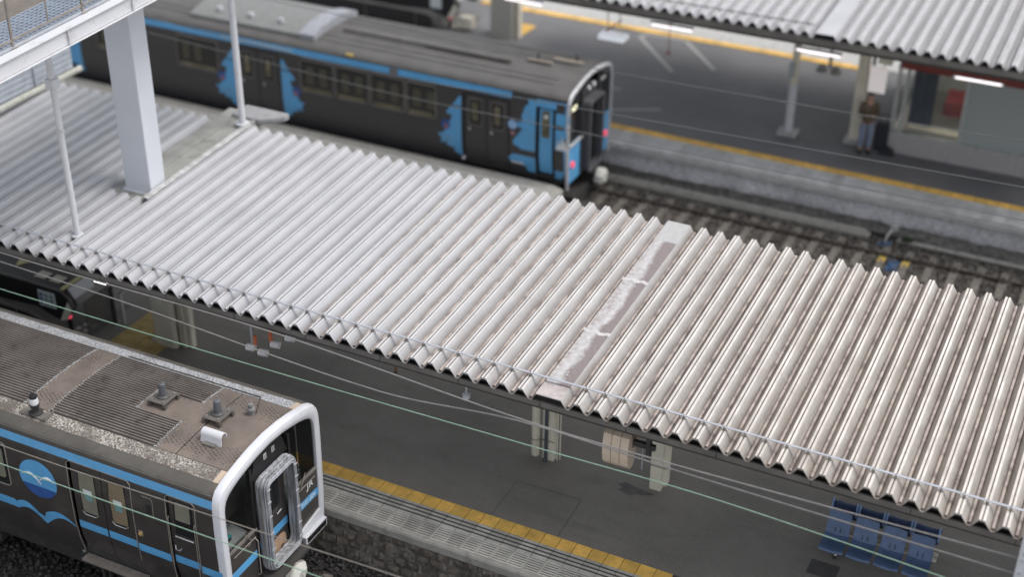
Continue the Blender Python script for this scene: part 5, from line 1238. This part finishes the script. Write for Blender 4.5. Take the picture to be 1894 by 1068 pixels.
for u in (-.22, .20): part('top_hook', MB().tube([(.16, u-.05, 3.0), (.16, u-.04, 3.09), (.16, u+.04, 3.09), (.16, u+.05, 3.0)], .013, 6), M['galv'], T1, True)
for u in (-.475, .475): part('gangway_side_rod', MB().tube([(.08, u, 1.25), (.08, u, 2.9)], .010, 6), M['galv_dull'], T1)
for u in (-.62, .62): part('end_handrail', MB().tube([(.0, u, 1.15), (.06, u, 1.2), (.06, u, 1.9), (.0, u, 1.95)], .010, 6), M['galv_dull'], T1, True)
# coupler with cloth cover
cpz = part('coupler', MB().box(-.3, .2, -.16, .16, .62, .92).box(-.3, .0, -.28, .28, .7, .95), M['dark_equipment'], T1)
mb = MB(); ringp = []
for j, (x, s_) in enumerate(((.18, .20), (.24, .26), (.36, .25), (.44, .15))):
    ringp.append([(x+.02*math.sin(3*a_), s_*math.cos(a_)*(1+.08*math.sin(2*a_)), .78+s_*.9*math.sin(a_)) for a_ in [2*PI*k_/9 for k_ in range(9)]])
vs = [p for r_ in ringp for p in r_]; fs = [(j*9+k_, j*9+(k_+1) % 9, (j+1)*9+(k_+1) % 9, (j+1)*9+k_) for j in range(3) for k_ in range(9)]+[tuple(range(9))[::-1], tuple(27+k_ for k_ in range(9))]
cc = part('coupler_cover', MB().add(vs, fs), M['cloth'], cpz)
part('cover_rope', MB().tube([(.33, .27*math.cos(2*PI*k_/10), .78+.25*math.sin(2*PI*k_/10)) for k_ in range(10)], .01, 5, closed=True).tube([(.26, 0, .54), (.455, 0, .78), (.30, 0, 1.02)], .009, 5), M['galv_dull'], cc)
# cab interior
ci = part('cab_interior', MB().box(-1.35, -1.3, -1.3, 1.3, 1.15, 3.25), simple('cab bulkhead', (.16, .165, .15), .7), T1)
part('drivers_desk', MB().prism([(-.8, 1.3), (-.16, 1.3), (-.16, 2.02), (-.45, 2.06), (-.8, 1.98)], 'y', -1.25, -.60), M['desk'], ci)
part('control_lever', MB().box(-.35, -.22, -1.12, -.92, 2.06, 2.16), M['black'], ci, bevel=.03)
part('lever_knob', MB().box(-.36, -.30, -1.15, -1.08, 2.16, 2.20), simple('yellow knob', (.5, .55, .05), .5), ci)
part('screen', MB().box(-.28, -.2, -1.04, -.94, 2.162, 2.175), simple('cyan screen', (.05, .35, .35), .4), ci)
part('desk_rail', MB().tube([(-.55, -1.2, 2.0), (-.50, -1.2, 2.32), (-.50, -.75, 2.32), (-.55, -.75, 2.0)], .014, 6), M['chrome'], ci, True)
part('seat_back', MB().box(-1.2, -1.1, -1.15, -.65, 1.6, 2.6), M['black'], ci, bevel=.04)
part('cabinet', MB().box(-.9, -.3, .65, 1.2, 1.15, 2.0), simple('grey cabinet', (.16, .17, .17), .6), ci)
# logos
RX = Matrix(((0, 0, 1, 0), (1, 0, 0, 0), (0, 1, 0, 0), (0, 0, 0, 1)))
text_part('logo', 'JR', .17, M['cloudwhite'], T1, Matrix.Translation((-.014, 1.06, 1.86)) @ RX, xs=1.35)
text_part('number', 'E131-504', .115, M['cloudwhite'], T1, Matrix.Translation((-.011, .97, 1.578)) @ RX)

# ---------------- far train
T2, froof = make_train('diesel_train', 'far charcoal train with light blue roofline stripe and red tail lamps', -5.74, 14.58, M['train_far'], M['far_roof'])
TT = T2; WALLM = M['train_far']
def fx(x): return x+5.74
fd = [(fx(-8.75), fx(-7.40)), (fx(-6.64), fx(-6.12)), (fx(-15.9), fx(-14.45)), (fx(-23.0), fx(-21.6))]
wall(-1, fd); wall(1, fd)
for s_ in (-1, 1):
    for di, (a, b_) in enumerate(fd):
        part('door_lintel', strip(s_, a, b_, 3.04, 3.32, 0, .03), M['train_far'], T2)
        part('door_pocket', strip(s_, a, b_, .98, 3.04, .075, .01), M['black'], T2)
        if di == 1: continue
        mid = (a+b_)/2
        for (p, q) in ((a+.04, mid-.01), (mid+.01, b_-.04)):
            lf = part('door_leaf', strip(s_, p, q, 1.0, 3.0, .03, .03), M['train_far'], T2)
            w0, w1 = (p+q)/2-.19, (p+q)/2+.19
            part('window', pane_on_side(s_, w0, w1, 2.15, 2.9, .06, .026), M['glass_dark'], lf)
            part('window_frame', ring_on_side(s_, w0, w1, 2.15, 2.9, .06, .027, .012), M['steel_fascia'], lf)
            part('inside_glimpse', pane_on_side(s_, w0+.1, w0+.26, 2.3, 2.8, .05, .0245, .001), M['interior'], lf)
            part('handle', MB().tube([(w0, s_*1.44, 2.08), (w0+.04, s_*1.45, 2.0)], .02, 6), M['silver'], lf)
    part('upper_stripe', strip(s_, -19.4, fx(-7.36), 3.12, 3.29, -.004, .003), M['train_blue'], T2)
part('stripe_marker', strip(-1, fx(-10.0)-.95, fx(-10.0)-.70, 3.13, 3.28, -.008, .003), M['steel_fascia'], T2)
for k_ in range(22): part('stripe_lettering', strip(-1, fx(-16.36)+k_*.108, fx(-16.36)+k_*.108+.07, 3.17, 3.25, -.008, .003), simple('pale lettering', (.38, .5, .58), .6), T2) if k_ == 0 else None
_lt = [o for o in T2.children if o.name.startswith('stripe_lettering')][0]
for k_ in range(1, 22):
    o = link('stripe_lettering', _lt.data, T2, (k_*.108, 0, 0))
# windows of the side
for (a, b_) in ((-13.75, -12.7), (-12.62, -11.6), (-11.52, -10.5), (-10.42, -9.55), (-17.9, -16.5), (-20.8, -19.4)):
    w_ = part('window', pane_on_side(-1, fx(a), fx(b_), 2.12, 3.02, .05), M['glass_dark'], T2)
    part('window_frame', ring_on_side(-1, fx(a), fx(b_), 2.12, 3.02, .05, -.006, .016), M['steel_fascia'], w_)
    part('window_sill', pane_on_side(-1, fx(a)+.08, fx(b_)-.1, 2.14, 2.24, .02, -.005, .001), M['interior'], w_)
    for q in range(2): part('seat_glimpse', pane_on_side(-1, fx(a)+.2+q*.42, fx(a)+.42+q*.42, 2.35, 2.85, .06, -.005, .001), simple('dim seat', (.07, .065, .045), .7), w_)
# tree shaped blue panels
def tree(side_x, dirn, ztop=2.9, zbot=1.18, w=.5):
    """straight edge at side_x, jagged edge towards dirn"""
    prof_ = [(2.90, .06), (2.75, .16), (2.42, .42), (2.36, .44), (2.34, .28), (2.20, .30), (2.05, .40), (1.88, .46), (1.75, .52), (1.66, .56), (1.62, .44), (1.52, .46), (1.42, .44), (1.38, .24), (1.26, .22), (1.20, .10)]
    zs = [p[0] for p in prof_][::-1]; ww = dict(prof_)
    rows = [[(side_x, -(hw(z)+.004), z), (side_x+dirn*ww[z], -(hw(z)+.004), z)] for z in zs]
    return MB().sheet(rows, (0, -.003, 0))
def star(mb, cx0, cz0, r0, r1, off=.008, n=5, ph=.3):
    P_ = []
    for k_ in range(2*n):
        a = ph+PI*k_/n; rr_ = r0 if k_ % 2 == 0 else r1; P_.append((cx0+rr_*math.cos(a), cz0+rr_*math.sin(a)))
    m_ = len(P_)
    return mb.add([(p[0], -(hw(p[1])+off), p[1]) for p in P_]+[(p[0], -(hw(p[1])+off-.004), p[1]) for p in P_], [tuple(range(m_)), tuple(range(2*m_-1, m_-1, -1))]+[(i, (i+1) % m_, m_+(i+1) % m_, m_+i) for i in range(m_)])
for (x, d_) in ((-8.80, -1), (-14.38, 1), (-15.95, -1), (-21.5, -1), (-23.05, -1)):
    tp = part('livery_panel', tree(fx(x), d_), M['train_blue'], T2)
    mk = star(MB(), fx(x)+d_*.47, 1.66, .25, .13); part('livery_star', mk, M['train_blue'], tp)
    zc = 2.03
    part('livery_badge', star(MB(), fx(x)+d_*.46, zc, .16, .12, .010, 7), M['navy'], tp)
    part('badge_band', star(MB(), fx(x)+d_*.44, zc-.05, .09, .04, .013, 4), simple('red orange mark', (.35, .14, .10), .5), tp)
# blue cab end
jz = [(3.20, -6.90), (3.05, -6.86), (3.02, -6.95), (2.70, -7.06), (2.55, -7.02), (2.50, -7.20), (2.40, -7.22), (2.36, -7.02), (1.96, -7.30), (1.86, -7.26), (1.82, -7.08), (1.46, -7.43), (1.38, -7.40), (1.30, -7.02), (1.28, -6.92), (1.14, -6.90)]
jzs = jz[::-1]
def seg(x1, x2lim=None):
    rows = [[(fx(min(x, x1)), -(hw(z)+.004), z), (fx(x1), -(hw(z)+.004), z)] for z, x in jzs]
    return MB().sheet(rows, (0, -.003, 0))
part('blue_end_panel', seg(-6.66), M['train_blue'], T2)
rows = [(1.10, -5.95), (1.2, -5.86), (1.3, -5.86), (1.31, -5.80), (2.0, -5.80), (2.3, -5.86), (2.32, -5.78), (2.75, -5.78), (2.76, -5.72), (2.9, -5.72), (3.25, -5.82)]
part('blue_end_panel', MB().sheet([[(fx(-6.10), -(hw(z)+.004), z), (fx(x), -(hw(z)+.004), z)] for z, x in rows], (0, -.003, 0)), M['train_blue'], T2)
part('blue_lintel', strip(-1, fx(-6.66), fx(-6.10), 3.05, 3.24, -.004, .003), M['train_blue'], T2)
cdp = part('cab_door', strip(-1, fx(-6.56), fx(-6.20), 1.2, 3.0, .03, .03), M['train_blue'], T2)
part('window', pane_on_side(-1, fx(-6.50), fx(-6.27), 2.22, 2.95, .05, .026), M['interior'], cdp)
part('sticker', pane_on_side(-1, fx(-6.44), fx(-6.33), 2.75, 2.85, .01, .024, .001), M['sticker'], cdp)
part('oval_badge', star(MB(), fx(-7.31), 2.42, .13, .12, .010, 8), simple('pale blue badge', (.3, .48, .75), .5), T2)
part('red_badge', star(MB(), fx(-7.3), 2.18, .06, .05, .010, 6), simple('pink badge', (.4, .2, .25), .5), T2)
mt = part('mountain_mark', MB(), M['cloudwhite'], T2) if False else None
mk = MB()
for (cx0, h_) in ((-6.0, .28), (-5.90, .40), (-5.84, .3)):
    mk.prism([(fx(cx0)-.07, 1.98), (fx(cx0)+.06, 1.98), (fx(cx0), 1.98+h_)], 'y', -1.472-.001*h_, -1.468)
part('white_tree_mark', mk, M['cloudwhite'], T2)
part('far_sill_mark', strip(-1, fx(-7.35), fx(-7.0), 1.32, 1.37, -.009, .002), M['cloudwhite'], T2)
part('end_marker', MB().lathe([(.005, 0), (.05, .01), (.05, .05), (.005, .06)], (fx(-8.75), -1.42, 1.12), 8), M['cloudwhite'], T2)
# roof details
part('roof_channel', MB().box(fx(-13.0), fx(-7.9), -.36, -.30, 3.60, 3.66), M['roof_side'], froof)
part('roof_channel', MB().box(fx(-10.5), fx(-8.0), -.28, -.18, 3.60, 3.615), M['black'], froof)
for u in (-.95, -.7, .3, .55, .9): part('roof_seam', MB().box(-19, fx(-6.4), u-.012, u+.012, roofz(u)+.001, roofz(u)+.018), M['far_roof'], froof)
ac = []
for k_ in range(9): u = -1.1+k_*.275; ac.append((u, roofz(u)+.03+.16*math.sin(PI*max(.04, min(.96, k_/8)))**.4))
part('air_conditioner', MB().prism(ac+[(1.1, 3.45), (-1.1, 3.45)], 'x', fx(-17.6), fx(-13.7)), simple('grey roof unit', (.20, .205, .20), .6, var=.1), froof, True)
part('unit_cover', MB().prism([(p[0]*1.02, p[1]+.05) for p in ac]+[(1.12, 3.44), (-1.12, 3.44)], 'x', fx(-13.95), fx(-13.45)), simple('pale unit cover', (.30, .31, .34), .5), froof, True)
for x in (-16.8, -15.75, -14.75): part('vent_cap', MB().lathe([(.005, .12), (.08, .1), (.09, .0)], (fx(x), -.75, 3.68), 10), simple('pale cap', (.45, .46, .48), .5), froof, True)
for (x, u) in ((-7.38, .22), (-6.45, .62)):
    part('antenna', MB().lathe([(.07, 0), (.05, .05), (.03, .09), (.05, .16), (.005, .24)], (fx(x), u, roofz(u)), 10), M['steel_dark'], froof, True)
part('roof_hatch', MB().box(fx(-7.6), fx(-6.9), .0, .1, 3.60, 3.64).box(fx(-7.0), fx(-6.2), .35, .5, 3.60, 3.63), simple('tan roof strip', (.24, .21, .17), .6), froof)
part('edge_lamp', MB().box(fx(-12.3), fx(-12.1), -1.40, -1.33, 3.36, 3.42), simple('amber', (.5, .38, .1), .5), T2)
# front
O2, I2 = front_frame(-.05, .01, M['silver'], T2, -.06, .62)
for a, b_ in ((-1.33, -.5), (.5, 1.33)): part('lower_front', MB().box(-.1, -.03, a, b_, .95, 2.06), M['train_blue'], T2)
for s_ in (-1, 1):
    gp_ = [(p[0], p[1]) for p in I2 if (p[0]*s_ > .53 and p[1] > 2.3)]; gp_ = sorted(gp_, key=lambda p: -p[0]*s_)
    gp_ = [(s_*1.33, 2.065)]+gp_+[(s_*.53, I2[len(I2)//2][1]-.05), (s_*.53, 2.065)]
    part('windscreen', MB().prism(gp_, 'x', -.05, -.04), M['glass_dark'], T2)
    part('tail_lamp', MB().tube([(-.03, s_*1.1, 1.46), (.02, s_*1.1, 1.46)], .085, 12), M['red_light'], T2)
    part('pillar', MB().box(-.09, .0, s_*.55-.05, s_*.55+.05, .95, 3.3), M['train_far'], T2)
    part('head_lamp', MB().tube([(-.04, s_*.16, 3.24), (.01, s_*.16, 3.24)], .06, 10), M['cloudwhite'], T2)
part('display_panel', MB().box(-.038, -.032, -1.18, -.88, 2.95, 3.07), M['screen'], T2)
part('display_panel', MB().box(-.038, -.032, .5, 1.0, 3.12, 3.2), M['conc_light'], T2)
part('front_centre', MB().prism([(-.5, .95), (-.5, 3.2), (-.2, 3.33), (.2, 3.33), (.5, 3.2), (.5, .95)], 'x', -.12, -.06), M['train_far'], T2)
part('window_ledge', MB().box(-.03, .01, -1.3, -.52, 2.0, 2.06), M['conc_light'], T2)
for k_ in range(3): part('gangway_fold', frame_ring(-.05+k_*.09, k_*.09+.01, -.48, .48, .95, 3.0, .15, .09), simple('dark gangway', (.085, .085, .095), .5), T2, bevel=.012)
part('gangway_door', MB().box(-.05, .0, -.38, .38, 1.0, 2.9), M['glass_dark'], T2)
cpl = part('coupler', MB().box(-.3, .35, -.14, .14, .55, .85), M['dark_equipment'], T2)
mb = MB(); mb.add([(p[0]+.05, p[1], p[2]-.05) for p in vs], fs); part('coupler_cover', mb, M['cloth'], cpl)
part('plow', MB().box(-.3, .1, -1.2, 1.2, .25, .55), M['dark_equipment'], T2)
